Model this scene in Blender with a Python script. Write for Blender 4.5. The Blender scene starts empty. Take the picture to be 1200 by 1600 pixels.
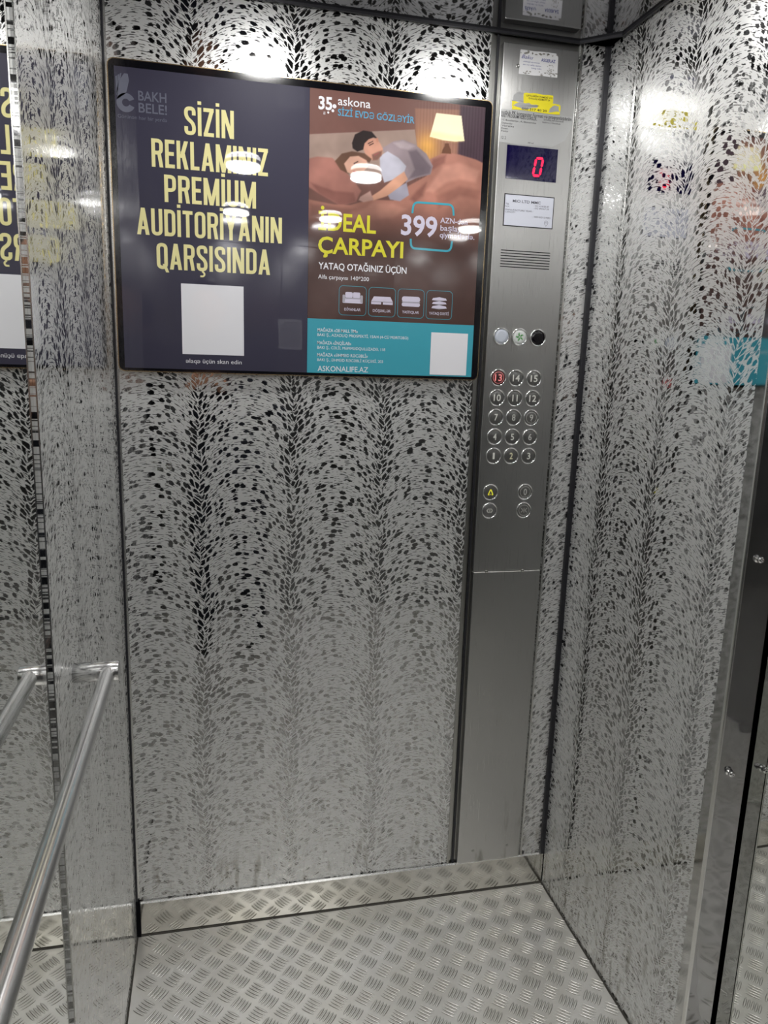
import bpy, bmesh, math, random
import numpy as np
from mathutils import Matrix, Vector

S = bpy.context.scene
COL = S.collection
random.seed(7)
RNG = np.random.default_rng(11)
W, H, DEPTH = 1.10, 2.16, 2.45          # car: width, height, depth in metres; back wall at y = 0, doors at y = -DEPTH

# ------------------------------------------------------------------ camera, world, exposure
CAM_R = ((0.97478626, 0.22268757, 0.01421234), (-0.22093322, 0.95424683, 0.20149815), (0.03130905, -0.1995576, 0.97938578))
CAM_P = Vector((0.20365, -1.72375, 1.44436))
RIGHT = Vector([r[0] for r in CAM_R]); FWD = Vector([r[1] for r in CAM_R]); UPV = Vector([r[2] for r in CAM_R])
cd = bpy.data.cameras.new('camera'); cam = bpy.data.objects.new('camera', cd); COL.objects.link(cam)
m = Matrix((RIGHT, UPV, -FWD)).transposed().to_4x4(); m.translation = CAM_P
cam.matrix_world = m
cd.sensor_fit = 'VERTICAL'; cd.sensor_height = 36.0; cd.lens = 1163.94 * 36.0 / 1600.0
cd.clip_start = 0.002
S.camera = cam
wd = bpy.data.worlds.new('world'); S.world = wd; wd.use_nodes = True
wd.node_tree.nodes['Background'].inputs[0].default_value = (0.02, 0.02, 0.022, 1); wd.node_tree.nodes['Background'].inputs[1].default_value = 0.2
S.view_settings.view_transform = 'Standard'; S.view_settings.look = 'None'
S.view_settings.exposure = 0.0; S.view_settings.gamma = 1.0; S.view_settings.use_curve_mapping = False
LAMP = 72.0                              # radiance of the ceiling light diffusers
S.cycles.max_bounces = 11; S.cycles.glossy_bounces = 10; S.cycles.diffuse_bounces = 5
S.cycles.sample_clamp_indirect = 6.0; S.cycles.blur_glossy = 0.4
S.cycles.use_denoising = True

# ------------------------------------------------------------------ materials
def srgb(r, g=None, b=None):
    if g is None: r, g, b = r
    f = lambda c: (c / 255 / 12.92) if c / 255 <= 0.04045 else ((c / 255 + 0.055) / 1.055) ** 2.4
    return (f(r), f(g), f(b), 1.0)

def mat(name, base, metallic=0.0, rough=0.5, emit=None, estr=0.0, coat=0.0, spec=None):
    mt = bpy.data.materials.new(name); mt.use_nodes = True
    b = mt.node_tree.nodes['Principled BSDF']
    b.inputs['Base Color'].default_value = base if len(base) == 4 else (*base, 1)
    b.inputs['Metallic'].default_value = metallic; b.inputs['Roughness'].default_value = rough
    if emit: b.inputs['Emission Color'].default_value = emit if len(emit) == 4 else (*emit, 1); b.inputs['Emission Strength'].default_value = estr
    if coat: b.inputs['Coat Weight'].default_value = coat; b.inputs['Coat Roughness'].default_value = 0.02
    if spec is not None: b.inputs['Specular IOR Level'].default_value = spec
    return mt

class NT:
    def __init__(s, mt): s.t = mt.node_tree; s.b = s.t.nodes['Principled BSDF']
    def n(s, ty, **kw):
        x = s.t.nodes.new(ty)
        for k, v in kw.items(): setattr(x, k, v)
        return x
    def put(s, sock, v):
        if v is None: return
        if hasattr(v, 'links'): s.t.links.new(v, sock)
        else: sock.default_value = v
    def math(s, op, a, b=None, c=None, clamp=False):
        x = s.n('ShaderNodeMath', operation=op); x.use_clamp = clamp
        for i, v in enumerate((a, b, c)): s.put(x.inputs[i], v)
        return x.outputs[0]
    def xyz(s, x, y, z=0.0):
        c = s.n('ShaderNodeCombineXYZ')
        for i, v in enumerate((x, y, z)): s.put(c.inputs[i], v)
        return c.outputs[0]
    def noise(s, vec, scale, detail=2.0, rough=0.5):
        x = s.n('ShaderNodeTexNoise'); s.put(x.inputs['Vector'], vec)
        x.inputs['Scale'].default_value = scale; x.inputs['Detail'].default_value = detail; x.inputs['Roughness'].default_value = rough
        return x.outputs[0]
    def mapr(s, v, a, b, c, d, smooth=False):
        x = s.n('ShaderNodeMapRange'); x.interpolation_type = 'SMOOTHSTEP' if smooth else 'LINEAR'
        s.put(x.inputs[0], v)
        for i, q in enumerate((a, b, c, d)): s.put(x.inputs[1 + i], q)
        return x.outputs[0]
    def mixc(s, f, a, b):
        x = s.n('ShaderNodeMix', data_type='RGBA'); s.put(x.inputs[0], f); s.put(x.inputs[6], a); s.put(x.inputs[7], b)
        return x.outputs[2]
    def bump(s, h, strength, dist):
        x = s.n('ShaderNodeBump'); s.put(x.inputs['Height'], h); x.inputs['Strength'].default_value = strength; x.inputs['Distance'].default_value = dist
        return x.outputs[0]

def etched(name, phase):
    """mirror-polished steel with an acid-etched net of fine strands arching between vertical rows of dark cells; uv is in metres"""
    mt = mat(name, (0.6, 0.6, 0.6), 1.0, 0.03); t = NT(mt)
    uv = t.n('ShaderNodeUVMap'); sp = t.n('ShaderNodeSeparateXYZ'); t.t.links.new(uv.outputs[0], sp.inputs[0])
    P = 0.211
    u = sp.outputs[0]; v = sp.outputs[1]
    wob = t.math('MULTIPLY_ADD', t.noise(t.xyz(u, v), 9.0, 1.0), 0.030, -0.015)
    p = t.math('DIVIDE', t.math('SUBTRACT', t.math('ADD', u, wob), phase), P)
    c = t.math('PINGPONG', t.math('ADD', p, 0.5), 0.5)                     # 0 mid-arch ... 0.5 at a row of cells
    drop = t.math('MULTIPLY', t.math('POWER', t.math('MULTIPLY', c, 2.0), 2.0), 0.052)
    vv = t.math('ADD', v, drop)
    warp = t.math('MULTIPLY_ADD', t.math('SINE', t.math('MULTIPLY', p, 2 * math.pi)), 0.22 / (2 * math.pi), p)
    uu = t.math('MULTIPLY', warp, P)
    jit = t.noise(t.xyz(t.math('MULTIPLY', uu, 90), t.math('MULTIPLY', vv, 420)), 1.0, 2.0, 0.6)
    cv = t.xyz(t.math('MULTIPLY', uu, 1 / 0.0160), t.math('MULTIPLY', vv, 1 / 0.0128))
    f1 = t.n('ShaderNodeTexVoronoi'); f1.feature = 'F1'; t.put(f1.inputs['Vector'], cv); f1.inputs['Scale'].default_value = 1.0; f1.inputs['Randomness'].default_value = 0.75
    ed = t.n('ShaderNodeTexVoronoi'); ed.feature = 'DISTANCE_TO_EDGE'; t.put(ed.inputs['Vector'], cv); ed.inputs['Scale'].default_value = 1.0; ed.inputs['Randomness'].default_value = 0.75
    big = t.noise(t.xyz(u, v), 5.0, 1.0)
    rad = t.mapr(big, 0.3, 0.7, 0.34, 0.41)
    mid = t.math('SUBTRACT', rad, f1.outputs['Distance'])
    col = t.math('SUBTRACT', ed.outputs['Distance'], 0.10)
    k = t.mapr(c, 0.32, 0.46, 0.0, 1.0, True)
    mx = t.n('ShaderNodeMix', data_type='FLOAT'); t.put(mx.inputs[0], k); t.put(mx.inputs[2], mid); t.put(mx.inputs[3], col)
    val = t.math('ADD', mx.outputs[0], t.math('MULTIPLY_ADD', jit, 0.40, -0.20))
    spot = t.mapr(val, -0.015, 0.02, 0.0, 1.0)
    dash = t.noise(t.xyz(t.math('MULTIPLY', uu, 85), t.math('MULTIPLY', vv, 370)), 1.0, 1.0)
    dash = t.mapr(dash, 0.575, 0.62, 0.0, 0.85)
    spot = t.math('MAXIMUM', spot, dash)
    drip = t.math('MULTIPLY', t.mapr(v, 0.10, 0.24, 1.0, 0.0), t.mapr(t.noise(t.xyz(t.math('MULTIPLY', u, 42), t.math('MULTIPLY', v, 9)), 1.0, 3.0), 0.56, 0.70, 0.0, 0.75))
    t.put(t.b.inputs['Base Color'], t.mixc(drip, t.mixc(spot, (0.74, 0.745, 0.74, 1), (0.50, 0.50, 0.50, 1)), (0.12, 0.10, 0.05, 1)))
    t.put(t.b.inputs['Roughness'], t.mapr(spot, 0, 1, 0.36, 0.03))
    t.put(t.b.inputs['Metallic'], t.mapr(spot, 0, 1, 0.50, 1.0))
    t.put(t.b.inputs['Coat Weight'], t.mapr(spot, 0, 1, 0.55, 0.0)); t.b.inputs['Coat Roughness'].default_value = 0.10; t.b.inputs['Coat IOR'].default_value = 1.7
    wav = t.noise(t.xyz(u, v), 3.0, 1.0)
    t.put(t.b.inputs['Normal'], t.bump(wav, 0.25, 0.004))
    return mt

def steel(name, base, rough, waves=0.0, grain=0.0, dirt=0.0):
    mt = mat(name, base, 1.0, rough); t = NT(mt)
    tc = t.n('ShaderNodeTexCoord'); sp = t.n('ShaderNodeSeparateXYZ'); t.t.links.new(tc.outputs['Object'], sp.inputs[0])
    h = None
    if waves:
        t.put(t.b.inputs['Normal'], t.bump(t.noise(tc.outputs['Object'], 7.0, 2.0), waves, 0.004))
    if grain:                                                           # vertical brushing lines
        g = t.noise(t.xyz(t.math('MULTIPLY', sp.outputs[0], 1400), t.math('MULTIPLY', sp.outputs[1], 1400), t.math('MULTIPLY', sp.outputs[2], 9)), 1.0, 2.0)
        t.put(t.b.inputs['Roughness'], t.mapr(g, 0.3, 0.7, rough - grain, rough + grain))
        t.b.inputs['Anisotropic'].default_value = 0.6
        tg = t.n('ShaderNodeTangent', direction_type='RADIAL', axis='Z'); t.t.links.new(tg.outputs[0], t.b.inputs['Tangent'])
    if dirt:
        d = t.noise(t.xyz(t.math('MULTIPLY', sp.outputs[0], 40), t.math('MULTIPLY', sp.outputs[1], 40), t.math('MULTIPLY', sp.outputs[2], 9)), 1.0, 3.0)
        low = t.mapr(sp.outputs[2], 0.05, 0.32, 1.0, 0.0)
        t.put(t.b.inputs['Base Color'], t.mixc(t.math('MULTIPLY', low, t.mapr(d, 0.56, 0.72, 0, dirt)), (*base[:3], 1), (0.10, 0.085, 0.05, 1)))
    return mt

M = {}
M['etch_back'] = etched('etched_steel_back', 0.173)
M['etch_side'] = etched('etched_steel_side', -0.1374)
M['mirror_steel'] = steel('mirror_steel', (0.55, 0.55, 0.54), 0.06, waves=0.20)
M['ceiling'] = steel('ceiling_steel', (0.36, 0.36, 0.38), 0.05, waves=0.02)
M['skirt'] = steel('skirting_steel', (0.60, 0.59, 0.55), 0.10, waves=0.7, dirt=0.0)
M['post'] = steel('post_steel', (0.42, 0.42, 0.42), 0.05, waves=1.0)
M['brushed'] = steel('brushed_steel', (0.56, 0.56, 0.55), 0.30, grain=0.03, dirt=0.8)
M['door'] = steel('door_steel', (0.30, 0.30, 0.31), 0.16, waves=0.2)
M['trim'] = mat('trim_steel', (0.42, 0.42, 0.40), 1.0, 0.28)
M['bright'] = mat('bright_edge_steel', (0.80, 0.80, 0.78), 1.0, 0.22)
M['dark_trim'] = mat('dark_trim', (0.030, 0.030, 0.036), 0.4, 0.40)
M['gap'] = mat('black_gap', (0.004, 0.004, 0.006), 0.0, 0.7, spec=0.1)
M['glass'] = mat('mirror_glass', (0.84, 0.85, 0.83), 1.0, 0.012)
M['chrome'] = mat('chrome', (0.80, 0.80, 0.80), 1.0, 0.09)
M['rail'] = mat('rail_steel', (0.76, 0.76, 0.76), 1.0, 0.22)
M['alu'] = mat('tread_aluminium', (0.80, 0.79, 0.76), 1.0, 0.30)
M['alu_edge'] = mat('grime_reflection_tread_edge', (0.20, 0.19, 0.165), 0.5, 0.45)  # bar sides darkened: grime plus dark wall reflections painted into the colour
t = NT(M['alu'])
tc = t.n('ShaderNodeTexCoord')
t.put(t.b.inputs['Base Color'], t.mixc(t.mapr(t.noise(tc.outputs['Object'], 6.0, 5.0, 0.6), 0.35, 0.72, 0, 1), (0.93, 0.92, 0.89, 1), (0.78, 0.76, 0.70, 1)))
t.put(t.b.inputs['Metallic'], 0.62)
M['bezel'] = mat('black_bezel', (0.004, 0.004, 0.006), 0, 0.12, coat=0.6)
M['gold'] = mat('gold_edge', (0.62, 0.46, 0.26), 1.0, 0.25)
M['lamp_white'] = mat('lamp_white', (0.86, 0.86, 0.86), 0, 0.35)
M['lamp_glow'] = mat('lamp_diffuser', (0.9, 0.9, 0.9), 0, 0.4, emit=(1.0, 0.985, 0.96), estr=LAMP)
M['white'] = mat('white_print', srgb(232, 232, 236), 0, 0.4, coat=0.5)
M['text'] = mat('black_print', srgb(24, 24, 30), 0, 0.5)
M['lamp_rim'] = mat('lamp_diffuser_rim', (0.9, 0.9, 0.9), 0, 0.4, emit=(1.0, 0.985, 0.96), estr=LAMP * 0.22)   # the sides of the diffuser glow less than its face
M['skin'] = mat('skin', srgb(196, 146, 120), 0, 0.5)
M['hair'] = mat('hair', (0.012, 0.010, 0.009), 0, 0.5)
M['navy'] = mat('navy_cloth', (0.010, 0.012, 0.022), 0, 0.85)
M['denim'] = mat('dark_denim', (0.010, 0.012, 0.020), 0, 0.9)
M['shoe'] = mat('shoe', (0.015, 0.015, 0.015), 0, 0.5)
M['phone'] = mat('phone_black', (0.01, 0.01, 0.012), 0, 0.2)

def glossy_print(name, base):
    """laminated poster print: ink under a slightly crumpled gloss film"""
    mt = mat(name, base, 0, 0.45, coat=1.0); t = NT(mt)
    tc = t.n('ShaderNodeTexCoord')
    n1 = t.noise(tc.outputs['Object'], 5.0, 2.0, 0.45)
    t.put(t.b.inputs['Coat Normal'], t.bump(n1, 0.15, 0.003)); t.b.inputs['Coat IOR'].default_value = 1.75
    t.b.inputs['Specular IOR Level'].default_value = 0.2
    return mt
M['sheet_dark'] = glossy_print('dark_poster_print', srgb(58, 56, 74))
M['ink_cream'] = glossy_print('cream_ink', srgb(236, 228, 165))
M['ink_grey'] = glossy_print('grey_ink', srgb(104, 106, 122))
M['ink_white'] = glossy_print('white_ink', srgb(236, 236, 242))
M['ink_yellow'] = glossy_print('yellow_ink', srgb(218, 212, 58))
M['ink_teal'] = glossy_print('teal_ink', srgb(66, 164, 184))
M['ink_blue'] = glossy_print('blue_ink', srgb(92, 164, 200))
M['ink_lilac'] = glossy_print('lilac_ink', srgb(212, 206, 226))
M['ink_shade'] = glossy_print('pale_shade_ink', srgb(176, 172, 184))
M['photo'] = glossy_print('photo_print', srgb(120, 85, 75))
t = NT(M['photo']); at = t.n('ShaderNodeVertexColor'); at.layer_name = 'Col'; t.t.links.new(at.outputs[0], t.b.inputs['Base Color'])

# ------------------------------------------------------------------ builders
def link(name, me, parent=None, off=None):
    o = bpy.data.objects.new(name, me); COL.objects.link(o)
    if parent is not None:
        o.parent = parent
        if off is not None: o.matrix_parent_inverse = Matrix.Translation(-Vector(off))
    return o
def tag(o, label=None, cat=None, group=None, kind=None):
    if label: o['label'] = label
    if cat: o['category'] = cat
    if group: o['group'] = group
    if kind: o['kind'] = kind
    return o
def thing(name, label, cat, loc=(0, 0, 0), group=None):
    o = bpy.data.objects.new(name, None); COL.objects.link(o); o.location = loc; o.empty_display_size = 0.02
    return tag(o, label, cat, group)

class MB:
    """collects shapes; build() links them as one mesh object"""
    def __init__(s): s.v = []; s.f = []; s.mi = []; s.sm = []; s.uv = {}; s.m = 0
    def add(s, vs, fs, smooth=False):
        b = len(s.v); s.v += [tuple(p) for p in vs]
        for f in fs: s.f.append([b + i for i in f]); s.mi.append(s.m); s.sm.append(smooth)
        return s
    def box(s, x0, x1, y0, y1, z0, z1):
        v = [(x, y, z) for x in (x0, x1) for y in (y0, y1) for z in (z0, z1)]
        return s.add(v, [(0, 1, 3, 2), (4, 6, 7, 5), (0, 4, 5, 1), (2, 3, 7, 6), (0, 2, 6, 4), (1, 5, 7, 3)])
    def prism(s, poly, y0, y1):
        """polygon in x,z extruded from y0 (front) to y1 (back)"""
        n = len(poly); v = [(x, y0, z) for x, z in poly] + [(x, y1, z) for x, z in poly]
        f = [list(range(n)), list(range(2 * n - 1, n - 1, -1))] + [(i, i + n, (i + 1) % n + n, (i + 1) % n) for i in range(n)]
        return s.add(v, f)
    def zprism(s, poly, z0, z1):
        n = len(poly); v = [(x, y, z0) for x, y in poly] + [(x, y, z1) for x, y in poly]
        f = [list(range(n - 1, -1, -1)), list(range(n, 2 * n))] + [(i, (i + 1) % n, (i + 1) % n + n, i + n) for i in range(n)]
        return s.add(v, f)
    def flat(s, poly, y):
        return s.add([(x, y, z) for x, z in poly], [list(range(len(poly)))])
    def tube(s, pts, r, seg=20, cap=True):
        pts = [Vector(p) for p in pts]; rs = r if hasattr(r, '__len__') else [r] * len(pts); v = []; f = []
        up = Vector((0, 0, 1))
        for i, p in enumerate(pts):
            d = (pts[min(i + 1, len(pts) - 1)] - pts[max(i - 1, 0)]).normalized()
            a = d.cross(up if abs(d.z) < 0.9 else Vector((1, 0, 0))).normalized(); b = d.cross(a)
            for k in range(seg):
                th = 2 * math.pi * k / seg; v.append(p + rs[i] * (math.cos(th) * a + math.sin(th) * b))
        for i in range(len(pts) - 1):
            for k in range(seg): f.append((i * seg + k, i * seg + (k + 1) % seg, (i + 1) * seg + (k + 1) % seg, (i + 1) * seg + k))
        s.add(v, f, True)
        if cap: s.add(v[:seg], [list(range(seg))]); s.add(v[-seg:], [list(range(seg - 1, -1, -1))])
        return s
    def lathe(s, prof, axis='Y', c=(0, 0, 0), seg=32):
        """profile of (radius, height); height runs along -axis for Y (towards the car) and along axis for Z"""
        v = []; f = []; n = len(prof)
        for r, h in prof:
            for k in range(seg):
                th = 2 * math.pi * k / seg; a, b = r * math.cos(th), r * math.sin(th)
                v.append((c[0] + a, c[1] - h, c[2] + b) if axis == 'Y' else ((c[0] + a, c[1] + b, c[2] + h) if axis == 'Z' else (c[0] + h, c[1] + a, c[2] + b)))
        for i in range(n - 1):
            for k in range(seg): f.append((i * seg + k, i * seg + (k + 1) % seg, (i + 1) * seg + (k + 1) % seg, (i + 1) * seg + k))
        f.append(list(range((n - 1) * seg, n * seg)))
        return s.add(v, f, True)
    def build(s, name, mats, parent=None, off=None, uv=None):
        me = bpy.data.meshes.new(name); me.from_pydata(s.v, [], s.f)
        for q in (mats if isinstance(mats, (list, tuple)) else [mats]): me.materials.append(q)
        me.polygons.foreach_set('material_index', s.mi); me.polygons.foreach_set('use_smooth', s.sm)
        if uv:
            l = me.uv_layers.new(name='UVMap'); co = np.empty(len(me.vertices) * 3); me.vertices.foreach_get('co', co); co = co.reshape(-1, 3)
            vi = np.empty(len(me.loops), int); me.loops.foreach_get('vertex_index', vi)
            l.data.foreach_set('uv', np.ascontiguousarray(co[vi][:, uv]).ravel())
        bm = bmesh.new(); bm.from_mesh(me); bmesh.ops.recalc_face_normals(bm, faces=bm.faces); bm.to_mesh(me); bm.free()
        return link(name, me, parent, off)
def structure(o): o['kind'] = 'structure'; return o
def bevel(o, w, seg=2):
    b = o.modifiers.new('bevel', 'BEVEL'); b.width = w; b.segments = seg; b.limit_method = 'ANGLE'; return o

def rrect(x0, x1, z0, z1, r, n=6):
    out = []
    for cx, cz, a0 in ((x1 - r, z1 - r, 0), (x0 + r, z1 - r, 90), (x0 + r, z0 + r, 180), (x1 - r, z0 + r, 270)):
        for i in range(n + 1):
            a = math.radians(a0 + 90 * i / n); out.append((cx + r * math.cos(a), cz + r * math.sin(a)))
    return out
def ring_flat(mb, outer, inner, y):
    n = len(outer); mb.add([(x, y, z) for x, z in outer] + [(x, y, z) for x, z in inner], [(i, (i + 1) % n, (i + 1) % n + n, i + n) for i in range(n)])

# lettering: text curves turned into meshes, flat on a vertical surface facing -y
def raw_text(s, bold=0.0, slant=0.0):
    cu = bpy.data.curves.new('lettering', 'FONT'); cu.body = s; cu.offset = bold; cu.shear = slant; cu.resolution_u = 3; cu.fill_mode = 'FRONT'
    o = bpy.data.objects.new('lettering', cu); COL.objects.link(o)
    dg = bpy.context.evaluated_depsgraph_get(); me = bpy.data.meshes.new_from_object(o.evaluated_get(dg))
    co = np.empty(len(me.vertices) * 3); me.vertices.foreach_get('co', co); co = co.reshape(-1, 3).copy()
    fs = [list(p.vertices) for p in me.polygons]
    bpy.data.objects.remove(o); bpy.data.curves.remove(cu); bpy.data.meshes.remove(me)
    return co, fs
CAP = float(raw_text('H')[0][:, 1].max())
def schwa_text(s, bold, slant):
    """text whose turned e letters are drawn as their own strokes"""
    x = 0.0; V = []; F = []; n = 0; run = ''
    def flush(r):
        nonlocal x, n
        x += 0.28 * (len(r) - len(r.lstrip())); q = r.strip()
        if q:
            co, fs = raw_text(q, bold, slant); V.extend([(p[0] + x, p[1]) for p in co]); F.extend([[i + n for i in f] for f in fs]); n += len(co); x += co[:, 0].max() + 0.055
        if r.strip() or not r: x += 0.28 * (len(r) - len(r.rstrip()))
    for c in s:
        if c not in 'əƏ': run += c; continue
        if run: flush(run); run = ''
        w, h = (0.43, 0.46) if c == 'ə' else (0.58, CAP); t_ = 0.07 + 1.6 * bold; e = t_ / 2
        for pts in (rounded([(e, h * 0.46), (e, e), (w - e, e), (w - e, h - e), (e, h - e), (e * 1.3, h * 0.74)], w * 0.46, False, 8), [Vector((e, h * 0.46)), Vector((w - e, h * 0.46))]):
            v, f = ribbon(pts, t_); V.extend([(p.x + x + 0.05, p.y) for p in v]); F.extend([[i + n for i in q] for q in f]); n += len(v)
        x += w + 0.10
    if run: flush(run)
    return np.array(V), F
def put_text(mb, s, x0, x1, z0, cap, y, bold=0.0, slant=0.0):
    """text s from x0 to x1 with its baseline at z0 and capitals cap tall"""
    co, fs = schwa_text(s, bold, slant) if ('ə' in s or 'Ə' in s) else raw_text(s, bold, slant)
    a, b = co[:, 0].min(), co[:, 0].max(); kx = (x1 - x0) / (b - a); kz = cap / CAP
    mb.add([(x0 + (p[0] - a) * kx, y, z0 + p[1] * kz) for p in co], fs)
    return mb
def text_obj(name, mt, parent, off, lines, y):
    mb = MB()
    for l in lines: put_text(mb, *l[:5], y, *(l[5:] if len(l) > 5 else ()))
    return mb.build(name, mt, parent, off)

# condensed poster lettering drawn stroke by stroke
def rounded(pts, r, closed=False, n=5):
    out = []; L = len(pts)
    for i, p in enumerate(pts):
        if not closed and i in (0, L - 1): out.append(Vector(p)); continue
        a, b, c = Vector(pts[i - 1]), Vector(p), Vector(pts[(i + 1) % L])
        d1 = (a - b); d2 = (c - b); k = min(r, d1.length * 0.5, d2.length * 0.5); p1 = b + d1.normalized() * k; p2 = b + d2.normalized() * k
        for j in range(n + 1):
            q = j / n; out.append(p1 * (1 - q) ** 2 + b * 2 * q * (1 - q) + p2 * q * q)
    return out
def ribbon(pts, w, closed=False):
    n = len(pts); v = []; f = []
    for i, p in enumerate(pts):
        if closed: a, b = pts[i - 1], pts[(i + 1) % n]
        else: a, b = pts[max(i - 1, 0)], pts[min(i + 1, n - 1)]
        d = (b - a).normalized(); nn = Vector((-d.y, d.x)); v += [p + nn * w / 2, p - nn * w / 2]
    for i in range(n if closed else n - 1):
        j = (i + 1) % n; f.append((2 * i, 2 * j, 2 * j + 1, 2 * i + 1))
    return v, f
T = 0.135
def para(x0, y0, x1, y1, t=T * 1.06): return [Vector((x0, y0)), Vector((x0 + t, y0)), Vector((x1 + t, y1)), Vector((x1, y1))], [(0, 1, 2, 3)]
def bar(x0, x1, y0, y1): return [Vector((x0, y0)), Vector((x1, y0)), Vector((x1, y1)), Vector((x0, y1))], [(0, 1, 2, 3)]
def glyph(ch):
    h = T / 2; q = []
    R = lambda pts, r=0.16, closed=False: q.append(ribbon(rounded(pts, r, closed), T, closed))
    w = {'I': T, 'İ': T, 'M': 0.58, 'N': 0.46, 'A': 0.47, 'Z': 0.38, 'E': 0.35, 'L': 0.33, 'Y': 0.44, 'K': 0.43, 'T': 0.38}.get(ch, 0.42)
    if ch in 'Iİ': q.append(bar(0, T, 0, 1))
    if ch == 'İ': q.append(bar(0, T, 1.09, 1.21))
    if ch in 'SŞ': R([(w - h, 0.70), (w - h, 1 - h), (h, 1 - h), (h, 0.62), (w - h, 0.40), (w - h, h), (h, h), (h, 0.30)])
    if ch == 'Ş': q.append(ribbon(rounded([(w * 0.5, 0.0), (w * 0.5 + 0.10, -0.10), (w * 0.5 + 0.05, -0.20), (w * 0.5 - 0.08, -0.20)], 0.05), 0.07))
    if ch in 'OQ': R([(h, h), (w - h, h), (w - h, 1 - h), (h, 1 - h)], 0.17, True)
    if ch == 'Q': q.append(para(w * 0.82, -0.12, w * 0.52, 0.20, 0.12))
    if ch == 'D': R([(h, h), (w - h, h), (w - h, 1 - h), (h, 1 - h)], 0.17, True); q.append(bar(0, 0.2, 0, T)); q.append(bar(0, 0.2, 1 - T, 1)); q.append(bar(0, T, 0, 1))
    if ch == 'U': R([(h, 1), (h, h), (w - h, h), (w - h, 1)])
    if ch in 'PR':
        lo = 0.44 if ch == 'R' else 0.38
        q.append(bar(0, T, 0, 1)); R([(h, 1 - h), (w - h, 1 - h), (w - h, lo + h), (h, lo + h)], 0.15); q.append(bar(0, 0.1, 1 - T, 1))
    if ch == 'R': q.append(para(w - T * 1.0, 0, w - T * 1.55, 0.48, T))
    if ch == 'E': q += [bar(0, T, 0, 1), bar(0, w, 0, T), bar(0, w, 1 - T, 1), bar(0, w * 0.92, 0.44, 0.44 + T)]
    if ch == 'L': q += [bar(0, T, 0, 1), bar(0, w, 0, T)]
    if ch == 'T': q += [bar(w / 2 - h, w / 2 + h, 0, 1), bar(0, w, 1 - T, 1)]
    if ch == 'Z': q += [bar(0, w, 0, T), bar(0, w, 1 - T, 1), para(0, T * 0.6, w - T * 1.06, 1 - T * 0.6)]
    if ch == 'N': q += [bar(0, T, 0, 1), bar(w - T, w, 0, 1), para(w - T * 1.1, 0, 0.0, 1, T * 1.1)]
    if ch == 'M': q += [bar(0, T, 0, 1), bar(w - T, w, 0, 1), para(w / 2 - h, 0, 0.01, 1, T), para(w / 2 - h, 0, w - T - 0.01, 1, T)]
    if ch == 'A': q += [para(0, 0, w / 2 - h, 1), para(w - T * 1.06, 0, w / 2 - h, 1), bar(0.1, w - 0.1, 0.2, 0.2 + T * 0.85)]
    if ch == 'K': q += [bar(0, T, 0, 1), para(0.10, 0.40, w - T * 1.1, 1, T * 1.1), para(w - T * 1.1, 0, T * 1.05, 0.62, T * 1.1)]
    if ch == 'Y': q += [bar(w / 2 - h, w / 2 + h, 0, 0.45), para(w / 2 - T * .53, 0.40, 0, 1), para(w / 2 - T * .53, 0.40, w - T * 1.06, 1)]
    return w, q
def poster_line(mb, s, x0, x1, z0, cap, y):
    gs = [glyph(c) for c in s]; tot = sum(g[0] for g in gs) + 0.075 * (len(gs) - 1); k = (x1 - x0) / tot; x = 0
    for w, q in gs:
        for i, (vs, fs) in enumerate(q): mb.add([(x0 + (x + p.x) * k, y - 0.00004 * i, z0 + p.y * cap) for p in vs], fs)
        x += w + 0.075

# ================================================================== THE CAR
YF = -DEPTH
PANEL_L, PANEL_R = -0.755, -0.645        # where the etched side panels end and the mirrors begin
# ---- back wall
mb = MB(); mb.box(0.004, 0.815, 0.0, 0.03, 0.0, H); mb.box(1.028, 1.090, -0.001, 0.03, 0.0, H)
structure(mb.build('wall_back', M['etch_back'], uv=[0, 2]))
mb = MB(); mb.box(-0.06, 1.26, 0.031, 0.06, -0.02, H + 0.1)
structure(mb.build('trim_1', M['gap']))                                   # dark backing behind the back wall joints
# ---- left wall: etched panel, then clear mirror
mb = MB(); mb.box(-0.0044, 0.0, PANEL_L, -0.006, 0.0, H)
structure(mb.build('wall_left', M['etch_side'], uv=[1, 2]))
mb = MB(); mb.box(-0.0012, 0.0004, PANEL_L - 0.0010, PANEL_L - 0.0001, 0.0, H)
structure(mb.build('trim_2', M['bright']))                                # bright folded edge of the left panel
mb = MB(); mb.box(-0.10, -0.030, YF, 0.06, -0.02, H + 0.1)
structure(mb.build('trim_3', M['gap']))
# ---- right wall: etched panel with a plain margin and a folded polished return
mb = MB(); mb.box(1.100, 1.112, -0.617, -0.010, 0.0, H)
mb.m = 1; mb.zprism([(1.100, -0.617), (1.112, -0.617), (1.112, PANEL_R + 0.004), (1.101, PANEL_R + 0.001), (1.100, PANEL_R + 0.003)], 0.0, H)
structure(mb.build('wall_right', [M['etch_side'], M['mirror_steel']], uv=[1, 2]))
post = MB().zprism([(1.1005, PANEL_R - 0.0005), (1.150, PANEL_R - 0.015), (1.150, PANEL_R + 0.02), (1.112, PANEL_R + 0.02), (1.1005, PANEL_R + 0.0005)], 0.0, H).build('trim_4', M['post'])
structure(post)
mb = MB()
for k in range(3):
    mb.add([(1.0990, PANEL_R + 0.004 - 0.0, z) for z in (0, H)] + [(1.0992, PANEL_R - 0.0015, z) for z in (0, H)] + [(1.1035, PANEL_R - 0.0025, z) for z in (0, H)], [(0, 2, 3, 1), (2, 4, 5, 3)], True) if k == 0 else None
structure(mb.build('trim_5', M['bright']))                                # rounded bright fold of the right panel
mb = MB(); mb.box(1.150, 1.20, PANEL_R + 0.015, PANEL_R + 0.025, 0, H); mb.box(1.20, 1.26, YF, 0.06, -0.02, H + 0.1)
structure(mb.build('trim_6', M['gap']))
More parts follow.
